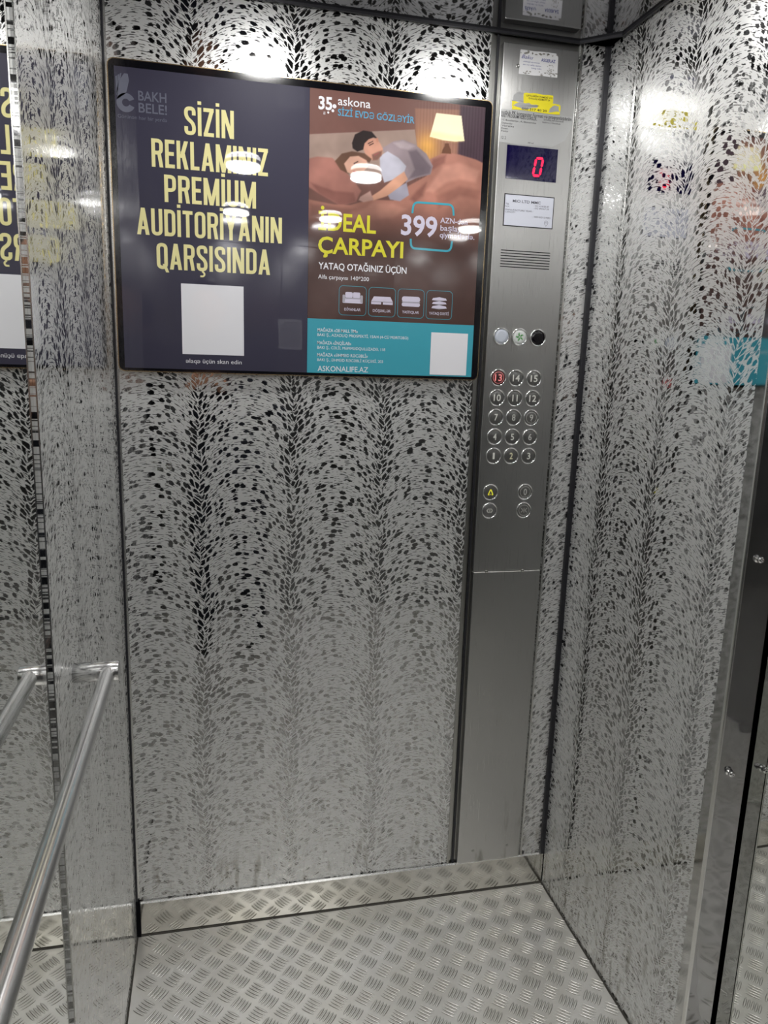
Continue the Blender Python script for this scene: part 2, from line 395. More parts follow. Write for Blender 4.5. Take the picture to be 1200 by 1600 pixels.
# ---- corner strips
mb = MB(); mb.box(1.0885, 1.1005, -0.011, 0.0, 0.093, H)
structure(bevel(mb.build('trim_7', M['dark_trim']), 0.002))
mb = MB(); mb.box(0.0005, 0.0045, -0.0085, 0.0, 0.0, H)
structure(mb.build('trim_8', M['dark_trim']))
mb = MB(); mb.box(0.0045, 0.0088, -0.0040, 0.0, 0.10, H)
structure(mb.build('trim_9', M['bright']))
# ---- channel beside the control panel
mb = MB(); mb.box(0.815, 0.8385, 0.0045, 0.03, 0.0, H); mb.box(1.018, 1.028, 0.0045, 0.03, 0.0, H)
mb.box(0.8145, 0.8190, -0.003, 0.004, 0.094, H); mb.box(0.8385, 1.018, 0.0045, 0.03, 0.0, H)
structure(mb.build('trim_10', M['trim']))
mb = MB(); mb.box(0.8285, 0.8345, -0.0005, 0.0040, 0.094, H)
structure(mb.build('trim_11', M['dark_trim']))
mb = MB(); mb.box(1.0285, 1.0330, -0.006, -0.0012, 0.094, H)
structure(mb.build('trim_12', M['bright']))
# ---- skirting along the back wall
mb = MB(); mb.box(0.004, 1.099, -0.0065, -0.0015, 0.0, 0.0915)
mb.m = 1; mb.add([(x, y, z) for x in (0.004, 1.099) for y, z in ((-0.0066, 0.0905), (-0.0078, 0.0915), (-0.0046, 0.0950), (-0.0015, 0.0952), (-0.0015, 0.0905))], [(0, 1, 6, 5), (1, 2, 7, 6), (2, 3, 8, 7), (3, 4, 9, 8), (4, 0, 5, 9), (0, 4, 3, 2, 1), (5, 6, 7, 8, 9)])
structure(mb.build('baseboard_back', [M['skirt'], M['bright']]))
# ---- ceiling: polished panel with chamfered corners inside a dark edge strip
ch = [(0.012, -0.012), (1.020, -0.012), (1.0885, -0.075), (1.0885, -0.60), (1.14, -0.68), (1.14, YF + 0.02), (0.012, YF + 0.02)]
structure(MB().zprism(ch, H, H + 0.012).build('ceiling', M['ceiling']))
mb = MB(); mb.box(-0.05, 1.25, YF - 0.05, 0.06, H + 0.05, H + 0.08)
structure(mb.build('trim_13', M['gap']))
def offset_poly(p, d):
    c = Vector((0.56, -1.1)); out = []
    n = len(p)
    for i in range(n):
        a, b, e = Vector(p[i - 1]), Vector(p[i]), Vector(p[(i + 1) % n])
        d1 = (b - a).normalized(); d2 = (e - b).normalized(); n1 = Vector((-d1.y, d1.x)); n2 = Vector((-d2.y, d2.x))
        if n1.dot(b - c) < 0: n1 = -n1
        if n2.dot(b - c) < 0: n2 = -n2
        nn = (n1 + n2).normalized(); out.append(tuple(b + nn * d / max(0.3, nn.dot(n1))))
    return out
o2 = offset_poly(ch, 0.006); n = len(ch)
mb = MB(); mb.add([(x, y, z) for z in (H - 0.005, H + 0.012) for x, y in ch] + [(x, y, z) for z in (H - 0.005, H + 0.012) for x, y in o2],
    [(i, (i + 1) % n, (i + 1) % n + 2 * n, i + 2 * n) for i in range(n)] + [(i, (i + 1) % n, (i + 1) % n + n, i + n) for i in range(n)] + [(i + 2 * n, (i + 1) % n + 2 * n, (i + 1) % n + 3 * n, i + 3 * n) for i in range(n)])
structure(mb.build('trim_14', M['dark_trim']))
# ---- floor: five-bar tread plate, every raised bar real
def tread_floor():
    L, wd, hh, pitch = 0.0365, 0.0064, 0.0020, 0.0081
    sx = np.linspace(-1, 1, 7); prof = np.array([-1, -0.62, 0, 0.62, 1.0])
    base = []
    for a in sx:
        e = max(0.0, 1 - a * a) ** 0.5
        for b in prof: base.append((a * L / 2, b * wd / 2 * max(e, 0.02), hh * (1 - b * b) * e))
    base = np.array(base); quads = []
    for i in range(6):
        for j in range(4): quads.append((i * 5 + j, i * 5 + j + 1, (i + 1) * 5 + j + 1, (i + 1) * 5 + j))
    quads = np.array(quads); V = []; F = []; nv = 0
    for kind, (ox, oy), ang in (('b', (0.9268, -0.1276), 50), ('a', (0.9601, -0.0936), -40)):
        ca, sa = math.cos(math.radians(ang)), math.sin(math.radians(ang))
        for i in range(-17, 6):
            for j in range(-36, 4):
                cx, cy = ox + i * 0.0617, oy + j * 0.0676
                for k in range(-2, 3):
                    px, py = cx - sa * k * pitch, cy + ca * k * pitch
                    xm = 1.099 if py > -0.67 else 1.153
                    if not (0.004 + 0.010 < px < xm - 0.010 and YF + 0.016 < py < -0.014): continue
                    v = base.copy(); v[:, 0] *= RNG.uniform(0.94, 1.04)
                    V.append(np.stack([px + v[:, 0] * ca - v[:, 1] * sa, py + v[:, 0] * sa + v[:, 1] * ca, v[:, 2]], 1)); F.append(quads + nv); nv += len(v)
    V = np.concatenate(V); F = np.concatenate(F)
    bx = MB().box(-0.03, 1.20, YF, 0.03, -0.02, 0.0)
    V = np.concatenate([V, np.array(bx.v)]); F = np.concatenate([F, np.array(bx.f) + nv])
    me = bpy.data.meshes.new('floor'); me.from_pydata(V.tolist(), [], F.tolist()); me.materials.append(M['alu']); me.materials.append(M['alu_edge'])
    mi = np.zeros(len(F), int); k = (len(F) - 6) // 24; mi[:k * 24] = np.tile(np.array([1, 0, 0, 1] * 6), k); me.polygons.foreach_set('material_index', mi)
    sm = np.ones(len(F), bool); sm[-6:] = False; me.polygons.foreach_set('use_smooth', sm)
    return link('floor', me)
structure(tread_floor())
structure(MB().box(-0.001, 0.010, -0.012, -0.004, 0.0005, 0.10).build('trim_15', M['gap']))   # dark open joint in the floor corner
mb = MB(); mb.box(0.004, 1.099, -0.0105, -0.0064, 0.0, 0.0016); mb.box(1.0955, 1.1005, PANEL_R, -0.0105, 0.0, 0.0016); mb.box(-0.0002, 0.0036, PANEL_L, -0.012, 0.0, 0.0016)
M['seal'] = mat('grimy_sealant', (0.055, 0.050, 0.042), 0.0, 0.7)
structure(mb.build('trim_16', M['seal']))                                  # dark sealed joint round the floor
# ---- door end of the car, seen in the reflections
mb = MB(); mb.box(-0.03, 0.16, YF - 0.03, YF, 0, H + 0.05); mb.box(0.98, 1.22, YF - 0.03, YF, 0, H + 0.05); mb.box(0.16, 0.98, YF - 0.03, YF, 2.02, H + 0.05)
structure(mb.build('wall_front', M['door']))
mb = MB(); mb.box(0.160, 0.569, YF - 0.028, YF - 0.012, 0.0, 2.02); mb.box(0.571, 0.980, YF - 0.028, YF - 0.012, 0.0, 2.02)
structure(bevel(mb.build('door_1', M['door']), 0.002))

# ================================================================== OBJECTS
# ---- clear mirrors beyond the etched panels
MB().box(-0.0250, -0.0045, YF + 0.004, PANEL_L + 0.02, 0.002, H - 0.003).build('wall_mirror', M['glass'])
tag(bpy.data.objects['wall_mirror'], 'tall clear mirror behind the handrail at the left edge', 'mirror')
o = MB().zprism([(1.156, PANEL_R + 0.012), (1.166, PANEL_R + 0.012), (1.196, YF + 0.004), (1.186, YF + 0.004)], 0.002, H - 0.003).build('wall_mirror', M['glass'])
tag(o, 'tall clear mirror right of the black gap and the polished screwed return', 'mirror')

# ---- ceiling lights
def make_light():
    r = thing('ceiling_light', 'x', 'ceiling light', (0, 0, 0), 'round ceiling lights')
    MB().lathe([(0.056, 0.0), (0.0620, -0.0005), (0.0628, -0.0030), (0.0620, -0.0035)], 'Z').build('housing', M['lamp_white'], r)
    MB().lathe([(0.0620, -0.0030), (0.0632, -0.0034), (0.0632, -0.0056), (0.0615, -0.0062)], 'Z').build('trim_ring', M['chrome'], r)
    df = MB().lathe([(0.0612, -0.0060), (0.0622, -0.0110), (0.0605, -0.0190)], 'Z'); df.f.pop(); df.mi.pop(); df.sm.pop(); df.m = 1; df.lathe([(0.0605, -0.0190), (0.054, -0.0235), (0.03, -0.0256), (0.004, -0.0260)], 'Z')
    df.build('diffuser', [M['lamp_rim'], M['lamp_glow']], r)
    return r
def copy_tree(o):
    c = o.copy(); COL.objects.link(c)
    for ch_ in list(o.children):
        d = ch_.copy(); COL.objects.link(d); d.parent = c
        for g in list(ch_.children):
            e = g.copy(); COL.objects.link(e); e.parent = d
    return c
lt = make_light(); first = True
for row, (y, wh) in enumerate(((-0.345, 'nearest the advert'), (-1.39, 'in the middle of the ceiling'), (-2.34, 'nearest the door'))):
    for x, sd in ((0.334, 'on the handrail side'), (0.805, 'on the control panel side')):
        q = lt if first else copy_tree(lt); first = False
        q.location = (x, y, H); q['label'] = 'round white glowing ceiling light %s, %s' % (wh, sd)

# ---- handrail
t0 = (0.0484, -0.63, 0.9815)
hr = thing('handrail', 'round brushed steel handrail running along the left wall', 'handrail', (0.0, -1.05, 0.98))
MB().tube([(0.0484, -0.636, 0.9815), (0.0484, -1.46, 0.9815)], 0.0108, 32).build('rail', M['rail'], hr, (0.0, -1.05, 0.98))
for y, x0 in ((-0.63, 0.0004), (-1.46, -0.0043)):
    b = MB()
    b.lathe([(0.0001, 0.0), (0.0145, 0.0), (0.0145, 0.064 - x0 - 0.001), (0.0135, 0.064 - x0), (0.0001, 0.064 - x0)], 'X', (x0, y, 0.9815), 32)
    b.build('bracket', M['rail'], hr, (0.0, -1.05, 0.98))

# ---- screws on the polished return of the right panel
for z, wh in ((0.7225, 'low on the polished return of the right wall, lower visible one'), (1.128, 'on the polished return of the right wall, upper visible one')):
    s = MB(); s.lathe([(0.0001, 0.0), (0.0072, 0.0), (0.0072, 0.002), (0.0050, 0.003), (0.0050, 0.006), (0.0058, 0.0065), (0.0058, 0.010), (0.0040, 0.012), (0.0022, 0.012), (0.0020, 0.009), (0.0001, 0.009)], 'Y', (0, 0, 0), 24)
    s = s.build('screw', M['chrome'], None); s.location = (1.1205, PANEL_R - 0.0068, z); tag(s, 'round steel screw head ' + wh, 'screw', 'screws on the right wall return')

# ---- advertising board
BX0, BX1, BZ0, BZ1 = 0.0095, 0.8200, 1.4040, 2.0148
c0 = (0.414, 0, 1.404)
bd = thing('display_board', 'wide black framed advertising board with rounded corners on the back wall', 'advertising board', c0)
fr = MB().prism(rrect(BX0 + 0.002, BX1 - 0.002, BZ0 + 0.002, BZ1 - 0.002, 0.0125), -0.0200, -0.0002).build('frame', M['bezel'], bd, c0)
mb = MB(); A = rrect(BX0, BX1, BZ0, BZ1, 0.014); B = rrect(BX0 + 0.0019, BX1 - 0.0019, BZ0 + 0.0019, BZ1 - 0.0019, 0.0126)
ring_flat(mb, A, B, -0.0190); nA = len(A)
mb.add([(x, -0.019, z) for x, z in A] + [(x, -0.0002, z) for x, z in A], [(i, (i + 1) % nA, (i + 1) % nA + nA, i + nA) for i in range(nA)])
tag(mb.build('edge_strip', M['gold'], bd, c0), 'thin gold outer edge')

YS, YI, YJ = -0.0203, -0.0207, -0.0211    # sheet, first ink, second ink
SX0, SXM, SX1, SZ0, SZ1, TZ = 0.0230, 0.4125, 0.8025, 1.4118, 1.9990, 1.5305
# left poster
pc = (0.218, -0.0203, SZ0)
p1 = thing('poster', 'dark left-hand poster with big cream condensed headline', 'poster', pc)
MB().box(SX0, SXM - 0.0002, YS, -0.02005, SZ0, SZ1).build('sheet', M['sheet_dark'], p1, pc)
mb = MB()
for s, x0, x1, z0, cap in (('SİZİN', 0.1560, 0.2556, 1.8846, 0.0540), ('REKLAMINIZ', 0.0900, 0.3255, 1.8178, 0.0540), ('PREMİUM', 0.1135, 0.3004, 1.7515, 0.0532), ('AUDİTORİYANIN', 0.0570, 0.3554, 1.6843, 0.0528), ('QARŞISINDA', 0.0945, 0.3300, 1.6178, 0.0523)):
    poster_line(mb, s, x0, x1, z0, cap, YI)
mb.build('headline', M['ink_cream'], p1, pc)
MB().flat([(0.1425, 1.5908), (0.1425, 1.4441), (0.2733, 1.4441), (0.2733, 1.5908)][::-1], YI).build('blank_code_panel', M['ink_white'], p1, pc)
text_obj('caption', M['ink_white'], p1, pc, [('əlaqə üçün skan edin', 0.1494, 0.2682, 1.4256, 0.0088)], YI)
mb = MB()
put_text(mb, 'BAKH', 0.0676, 0.1221, 1.9404, 0.0174, YI, 0.012); put_text(mb, 'BELE!', 0.0676, 0.1225, 1.9182, 0.0174, YI, 0.012); put_text(mb, 'Görünən hər bir yerdə', 0.0272, 0.1221, 1.9045, 0.0068, YI)
# curled hand-like emblem: a thick open ring with four fanned fingers
cx, cz, ro, ri = 0.0435, 1.9335, 0.0178, 0.0072; n = 40
arc = [math.radians(25 + 310 * i / n) for i in range(n + 1)]
mb.add([(cx + ro * math.cos(a), YI, cz + ro * math.sin(a)) for a in arc] + [(cx + ri * math.cos(a), YI, cz + ri * math.sin(a)) for a in arc], [(i, i + 1, i + 2 + n, i + 1 + n) for i in range(n)])
mb.flat([(0.0268, 1.938), (0.0350, 1.9770), (0.0420, 1.9870), (0.0490, 1.9868), (0.0510, 1.975), (0.0460, 1.955), (0.044, 1.9505)], YI)
for i in range(3): mb.flat([(0.0262 + 0.0004 * i, 1.946 + 0.004 * i), (0.0255 + 0.0042 * i, 1.9800 + 0.0028 * i), (0.0284 + 0.0044 * i, 1.9815 + 0.0028 * i), (0.0276 + 0.0012 * i, 1.946 + 0.004 * i)], YI - 0.0002)
mb.build('logo', M['ink_grey'], p1, pc)

# right poster
qc = (0.608, -0.0203, SZ0)
p2 = thing('poster', 'right-hand poster showing a couple asleep in a brown bed', 'poster', qc)
MB().box(SXM + 0.0002, SX1, YS, -0.02005, SZ0, SZ1).build('sheet', M['bezel'], p2, qc)
PAINT = [
  ((138, 98, 82), 2.26, [(641.7, 1981.6), (751.8, 1989.1), (753.9, 1880.8), (649.3, 1872.0)]),
  ((64, 46, 56), 5.28, [(743.6, 1998.3), (814.6, 2001.9), (818.9, 1872.4), (743.5, 1893.6)]),
  ((150, 128, 118), 1.13, [(401.3, 1907.2), (642.7, 1939.3), (649.4, 1905.8), (650.4, 1844.9), (402.1, 1824.9)]),
  ((152, 104, 94), 2.26, [(401.8, 1857.8), (430.0, 1866.1), (462.0, 1866.2), (482.1, 1851.3), (513.7, 1820.4), (526.9, 1804.6), (516.4, 1781.7), (481.9, 1771.4), (434.5, 1792.5), (402.2, 1808.3)]),
  ((128, 84, 76), 3.77, [(416.4, 1812.7), (466.8, 1800.0), (510.5, 1799.9), (516.4, 1781.7), (481.9, 1771.4), (434.5, 1792.5)]),
  ((160, 110, 96), 1.89, [(679.1, 1881.3), (705.1, 1895.4), (724.0, 1898.8), (747.2, 1897.4), (786.4, 1890.4), (818.5, 1879.3), (840.3, 1533.5), (405.1, 1515.9), (402.5, 1780.0), (467.3, 1772.4), (503.8, 1774.0), (547.6, 1788.5), (599.7, 1790.3), (632.4, 1823.0), (673.1, 1846.7)]),
  ((132, 86, 76), 4.53, [(686.7, 1882.0), (716.6, 1894.7), (713.6, 1877.4), (687.6, 1861.6), (679.7, 1867.8)]),
  ((182, 130, 114), 5.28, [(710.1, 1870.3), (748.1, 1880.3), (795.6, 1867.0), (789.3, 1842.2), (750.0, 1846.0), (719.5, 1836.7), (689.8, 1813.6), (674.4, 1815.9)]),
  ((128, 84, 74), 5.28, [(651.7, 1814.2), (673.7, 1833.0), (667.3, 1805.0), (648.9, 1789.8), (637.2, 1795.8)]),
  ((140, 94, 82), 6.03, [(697.8, 1807.3), (750.7, 1832.2), (802.0, 1825.7), (799.2, 1807.9), (751.9, 1811.4), (703.0, 1779.8)]),
  ((178, 126, 110), 5.28, [(555.2, 1782.9), (599.9, 1784.5), (630.5, 1774.6), (600.9, 1755.2), (541.4, 1744.2), (504.3, 1748.5)]),
  ((136, 92, 80), 5.28, [(416.9, 1769.3), (482.0, 1767.3), (515.0, 1766.3), (486.0, 1747.2), (417.2, 1745.8)]),
  ((142, 127, 132), 1.51, [(572.1, 1895.6), (595.5, 1911.0), (617.6, 1916.3), (644.0, 1909.3), (671.0, 1892.5), (687.3, 1868.4), (682.4, 1850.9), (650.6, 1840.8), (628.4, 1829.5), (612.9, 1840.2), (620.6, 1856.1), (596.6, 1881.0), (578.0, 1882.8)]),
  ((112, 98, 106), 3.39, [(629.6, 1894.0), (648.1, 1898.9), (683.6, 1866.4), (680.4, 1852.4), (657.9, 1845.5), (631.9, 1836.6), (646.1, 1858.2)]),
  ((165, 150, 154), 3.39, [(595.6, 1907.7), (617.7, 1913.7), (644.1, 1905.3), (629.5, 1897.3), (610.8, 1899.0)]),
  ((172, 170, 182), 1.51, [(566.3, 1878.4), (583.3, 1889.9), (608.5, 1878.7), (626.3, 1863.3), (622.0, 1849.4), (598.2, 1833.2), (578.0, 1825.5), (567.9, 1851.7)]),
  ((150, 146, 160), 1.89, [(584.2, 1805.6), (628.4, 1829.5), (635.0, 1804.3), (614.8, 1790.0), (592.2, 1791.8)]),
  ((196, 146, 122), 1.51, [(621.9, 1852.1), (598.2, 1834.6), (569.2, 1808.5), (550.3, 1795.5), (555.0, 1787.0), (584.5, 1798.1), (613.7, 1820.1), (631.1, 1836.5)]),
  ((176, 140, 130), 1.89, [(525.3, 1792.6), (547.1, 1806.1), (555.0, 1788.0), (533.0, 1781.9), (521.8, 1785.5)]),
  ((188, 138, 118), 1.51, [(524.4, 1901.3), (540.4, 1913.4), (556.8, 1913.5), (566.2, 1905.1), (572.8, 1894.0), (570.6, 1882.1), (560.7, 1871.3), (549.7, 1868.7), (534.0, 1880.6)]),
  ((118, 84, 74), 2.26, [(548.7, 1880.2), (563.1, 1887.5), (571.1, 1890.2), (570.3, 1880.1), (561.1, 1870.3), (551.2, 1868.8)]),
  ((42, 32, 32), 1.13, [(504.5, 1899.6), (510.6, 1917.2), (528.4, 1926.8), (547.3, 1925.9), (560.9, 1912.6), (551.3, 1915.0), (540.5, 1910.1), (532.0, 1901.4), (529.4, 1888.6), (516.5, 1883.4), (506.2, 1889.2)]),
  ((180, 126, 106), 1.13, [(555.7, 1913.4), (560.8, 1915.2), (563.2, 1907.5), (559.6, 1905.2)]),
  ((70, 45, 42), 0.75, [(541.6, 1898.9), (551.6, 1904.4), (552.4, 1902.5), (542.7, 1897.0)]),
  ((60, 40, 38), 0.75, [(538.9, 1902.0), (550.8, 1908.3), (550.8, 1906.7), (539.7, 1900.1)]),
  ((140, 80, 78), 0.75, [(553.1, 1880.0), (563.9, 1886.2), (564.7, 1884.3), (554.6, 1877.8)]),
  ((98, 70, 56), 1.51, [(467.9, 1860.1), (482.7, 1876.5), (504.9, 1883.1), (532.2, 1881.5), (548.2, 1871.5), (543.6, 1863.1), (517.8, 1873.6), (501.6, 1869.6), (490.3, 1858.0), (499.4, 1836.7), (480.4, 1843.9)]),
  ((206, 160, 140), 1.51, [(488.1, 1856.8), (500.8, 1872.1), (519.6, 1875.1), (537.3, 1867.6), (541.3, 1856.2), (528.5, 1841.1), (510.4, 1836.3), (495.7, 1839.8)]),
  ((90, 58, 50), 0.75, [(508.4, 1859.5), (518.4, 1865.0), (519.5, 1863.1), (509.9, 1857.3)]),
  ((170, 90, 88), 0.75, [(508.7, 1844.2), (517.5, 1842.9), (516.8, 1840.8), (508.8, 1841.8)]),
  ((96, 60, 42), 1.13, [(712.4, 1917.4), (721.5, 1918.2), (722.6, 1912.9), (726.8, 1905.8), (728.0, 1897.1), (705.8, 1896.5), (707.7, 1904.1), (711.9, 1911.3)]),
  ((246, 228, 190), 0.75, [(689.8, 1977.0), (747.5, 1976.9), (757.2, 1926.2), (734.3, 1923.1), (707.5, 1923.8), (677.4, 1927.8)]),
  ((255, 238, 170), 5.28, [(684.0, 1939.1), (750.9, 1935.1), (755.2, 1927.0), (734.2, 1924.1), (707.4, 1925.1), (679.2, 1929.3)]),
]

def smooth(a, b, x):
    t_ = np.clip((x - a) / (b - a + 1e-9), 0, 1); return t_ * t_ * (3 - 2 * t_)
def fbm(X, Z, seed, f0=9.0, octv=4):
    r = np.random.default_rng(seed); o_ = np.zeros_like(X); amp = 1.0; f = f0
    for _ in range(octv):
        for __ in range(3):
            th = r.uniform(0, 6.28); ph = r.uniform(0, 6.28); o_ += amp * np.sin(f * (X * math.cos(th) + Z * math.sin(th)) * 6.28 + ph + 1.5 * np.sin(f * 3.1 * (X * math.sin(th) - Z * math.cos(th)) + ph))
        f *= 1.9; amp *= 0.55
    return o_ / 4.0
def inked_photo():
    nx, nz = 290, 345
    xs = np.linspace(SXM + 0.0002, SX1, nx); zs = np.linspace(TZ, SZ1, nz); X, Z = np.meshgrid(xs, zs); x = X * 1000; z = Z * 1000
    C = np.empty((nz, nx, 3)); C[:] = (112, 79, 72); C -= ((1960 - z) * 0.03).clip(0, 4)[..., None]
    mask = np.zeros(x.shape); DUV = {(160, 110, 96), (132, 86, 76), (182, 130, 114), (128, 84, 74), (140, 94, 82), (178, 126, 110), (136, 92, 80), (152, 104, 94), (128, 84, 76)}
    for col, soft, poly in PAINT:
        p = np.array(poly); n_ = len(p); d = np.full(x.shape, 1e9); ins = np.zeros(x.shape, bool)
        for i in range(n_):
            a, b = p[i], p[(i + 1) % n_]; e = b - a; wx, wz = x - a[0], z - a[1]
            t_ = np.clip((wx * e[0] + wz * e[1]) / (e @ e + 1e-9), 0, 1); d = np.minimum(d, np.hypot(wx - e[0] * t_, wz - e[1] * t_))
            cond = (a[1] > z) != (b[1] > z)
            ins ^= cond & (x < (b[0] - a[0]) * (z - a[1]) / (b[1] - a[1] + 1e-12) + a[0])
        al = smooth(-soft, soft, np.where(ins, d, -d))[..., None]
        C = C * (1 - al) + np.array(col, float) * al; mask = mask * (1 - al[..., 0]) + (al[..., 0] if col in DUV else 0)
        if col == (64, 46, 56):                                          # lamp glow on the curtain and headboard
            g = np.exp(-(((x - 672) / 26) ** 2 + ((z - 1906) / 30) ** 2))[..., None]; C = C * (1 - 0.85 * g) + np.array((238, 176, 84.)) * 0.85 * g
            C += (5 * np.sin(x * 0.9))[..., None] * smooth(640, 660, x)[..., None]
    cloth = smooth(1985, 1880, z)
    w1 = fbm(X, Z, 21, 3.0, 2); fold = np.zeros(x.shape)                 # creases of the bedding in the printed picture
    for dx, dz, fq, k in ((0.62, 0.78, 9.0, 1.0),):
        s_ = np.sin(6.28 * fq * (X * dx + Z * dz) + 4.5 * w1); fold += k * s_ * (0.5 + 0.5 * np.tanh(2 * fbm(X, Z, 33, 4.0, 2)))
    C *= 1 + (0.11 * fold * mask)[..., None]
    C = C * 1.06; C *= 1 + (0.14 * fbm(X, Z, 3, 7.0) * cloth)[..., None]
    dk = smooth(1800, 1690, z)[..., None]; C = C * (1 - dk) + (np.array((80, 58, 54.)) + 10 * fbm(X, Z, 5, 5.0)[..., None]) * dk
    C = np.clip(C, 0, 255) / 255; L = np.where(C <= 0.04045, C / 12.92, ((C + 0.055) / 1.055) ** 2.4)
    V = np.stack([X, np.full_like(X, YS - 0.0001), Z], -1).reshape(-1, 3)
    idx = np.arange(nx * nz).reshape(nz, nx); F = np.stack([idx[:-1, :-1], idx[:-1, 1:], idx[1:, 1:], idx[1:, :-1]], -1).reshape(-1, 4)
    me = bpy.data.meshes.new('photo'); me.from_pydata(V.tolist(), [], F.tolist()); me.materials.append(M['photo'])
    ca = me.color_attributes.new('Col', 'FLOAT_COLOR', 'POINT'); ca.data.foreach_set('color', np.concatenate([L.reshape(-1, 3), np.ones((nx * nz, 1))], 1).ravel())
    return link('bedroom_photo', me, p2, qc)
tag(inked_photo(), 'printed picture of two people asleep beside a lit lamp')
MB().flat([(SXM + 0.0002, SZ0), (SX1, SZ0), (SX1, TZ), (SXM + 0.0002, TZ)], YI + 0.0001).build('address_band', M['ink_teal'], p2, qc)
MB().flat([(0.6997, 1.4150), (0.7890, 1.4150), (0.7890, 1.5110), (0.6997, 1.5110)], YJ).build('blank_code_panel', M['ink_white'], p2, qc)
mb = MB(); put_text(mb, 'askona', 0.4725, 0.5430, 1.9718, 0.0166, YI, 0.008)
put_text(mb, '35', 0.4311, 0.4604, 1.9605, 0.0235, YI, 0.03); put_text(mb, 'il', 0.4420, 0.4455, 1.9500, 0.0058, YI)
for x, z, r in ((0.4652, 1.9682, 0.0042), (0.4618, 1.9592, 0.0030), (0.4520, 1.9548, 0.0022)): mb.flat([(x + r * math.cos(a * 0.393), z + r * math.sin(a * 0.393)) for a in range(16)], YI)
mb.build('logo', M['ink_white'], p2, qc)
text_obj('tagline', M['ink_blue'], p2, qc, [('SİZİ EVDƏ GÖZLƏYİR', 0.4728, 0.6412, 1.9512, 0.0128, 0.014)], YI)
text_obj('headline', M['ink_yellow'], p2, qc, [('İDEAL', 0.4342, 0.5622, 1.7190, 0.0350, 0.022), ('ÇARPAYI', 0.4342, 0.6262, 1.6709, 0.0330, 0.022)], YI)
text_obj('subheading', M['ink_white'], p2, qc, [('YATAQ OTAĞINIZ ÜÇÜN', 0.4355, 0.6355, 1.6371, 0.0135, 0.014), ('Alfa çarpayısı 140*200', 0.4352, 0.5493, 1.6165, 0.0085)], YI)
text_obj('price', M['ink_lilac'], p2, qc, [('399', 0.6195, 0.7030, 1.7212, 0.0402, 0.024), ('AZN-dən', 0.7098, 0.7738, 1.7512, 0.0112, 0.010), ('başlayan', 0.7105, 0.7770, 1.7350, 0.0112, 0.010), ('qiymətlərlə.', 0.7098, 0.7924, 1.7202, 0.0112, 0.010)], YI)
mb = MB()
for pts in ([(0.6441, 1.7669), (0.6460, 1.7905), (0.7375, 1.7915), (0.7405, 1.7685)], [(0.6424, 1.7129), (0.6440, 1.6928), (0.7370, 1.6915), (0.7394, 1.7138)]):
    v, f = ribbon(rounded(pts, 0.024), 0.0045); MB().add([(p.x, YI, p.y) for p in v], f).build('price_bracket', M['ink_teal'], p2, qc)
mb = MB()
for i, s in enumerate(('DİVANLAR', 'DÖŞƏKLƏR', 'YASTIQLAR', 'YATAQ DƏSTİ')):
    x0 = 0.4822 + i * 0.06745
    mb = MB(); ring_flat(mb, rrect(x0, x0 + 0.0626, 1.5406, 1.6043, 0.009), rrect(x0 + 0.0009, x0 + 0.0617, 1.5415, 1.6034, 0.0082), YI)
    mb.build('icon_frame', M['ink_teal'], p2, qc)
for i, s in enumerate(('DİVANLAR', 'DÖŞƏKLƏR', 'YASTIQLAR', 'YATAQ DƏSTİ')):
    mb = MB(); mc = MB(); x0 = 0.4822 + i * 0.06745; w = (0.0370, 0.0412, 0.0397, 0.0472)[i]; put_text(mb, s, x0 + 0.0313 - w / 2, x0 + 0.0313 + w / 2, 1.5508, 0.0056, YI, 0.012)
    a = x0 + 0.0313
    if i == 0:
        mb.flat(rrect(a - 0.017, a - 0.0003, 1.5785, 1.5910, 0.003, 3), YI); mb.flat(rrect(a + 0.0003, a + 0.017, 1.5785, 1.5910, 0.003, 3), YI); mb.flat(rrect(a - 0.023, a + 0.023, 1.5672, 1.5770, 0.002, 3), YI)
        mc.flat(rrect(a - 0.023, a - 0.0175, 1.5690, 1.5850, 0.002, 3), YJ); mc.flat(rrect(a + 0.0175, a + 0.023, 1.5690, 1.5850, 0.002, 3), YJ); mc.flat(rrect(a - 0.0175, a + 0.0175, 1.5768, 1.5790, 0.0008, 3), YJ)
    if i == 1:
        mb.flat([(a - 0.025, 1.5740), (a + 0.025, 1.5740), (a + 0.019, 1.5845), (a - 0.019, 1.5845)], YI); mb.flat(rrect(a - 0.025, a - 0.002, 1.5675, 1.5738, 0.001, 3), YI); mb.flat(rrect(a + 0.002, a + 0.025, 1.5675, 1.5738, 0.001, 3), YI); mc.flat(rrect(a - 0.025, a + 0.025, 1.5728, 1.5742, 0.0005, 3), YJ)
    if i == 2:
        mb.flat(rrect(a - 0.0215, a + 0.0215, 1.5760, 1.5880, 0.0055, 4), YI); mc.flat(rrect(a - 0.0215, a + 0.0215, 1.5745, 1.5768, 0.001, 3), YJ); mb.flat(rrect(a - 0.0215, a + 0.0215, 1.5660, 1.5745, 0.004, 4), YI)
    if i == 3:
        for zz, ww, hgt in ((1.5640, 0.0185, 0.0085), (1.5735, 0.0175, 0.0075), (1.5818, 0.0180, 0.0082)):
            mb.flat([(a - ww, zz + 0.001), (a, zz - 0.001), (a + ww, zz + 0.0015), (a + ww * 0.85, zz + hgt * 0.7), (a, zz + hgt), (a - ww * 0.85, zz + hgt * 0.7)], YI); mc.flat([(a - ww, zz + 0.001), (a, zz - 0.001), (a + ww, zz + 0.0015), (a, zz + 0.0012)], YJ)
    pic = tag(mb.build('product_icon', M['ink_lilac'], p2, qc), ('sofa icon', 'mattress icon', 'two pillows icon', 'bedding stack icon')[i]); mc.build('icon_shading', M['ink_shade'], pic)
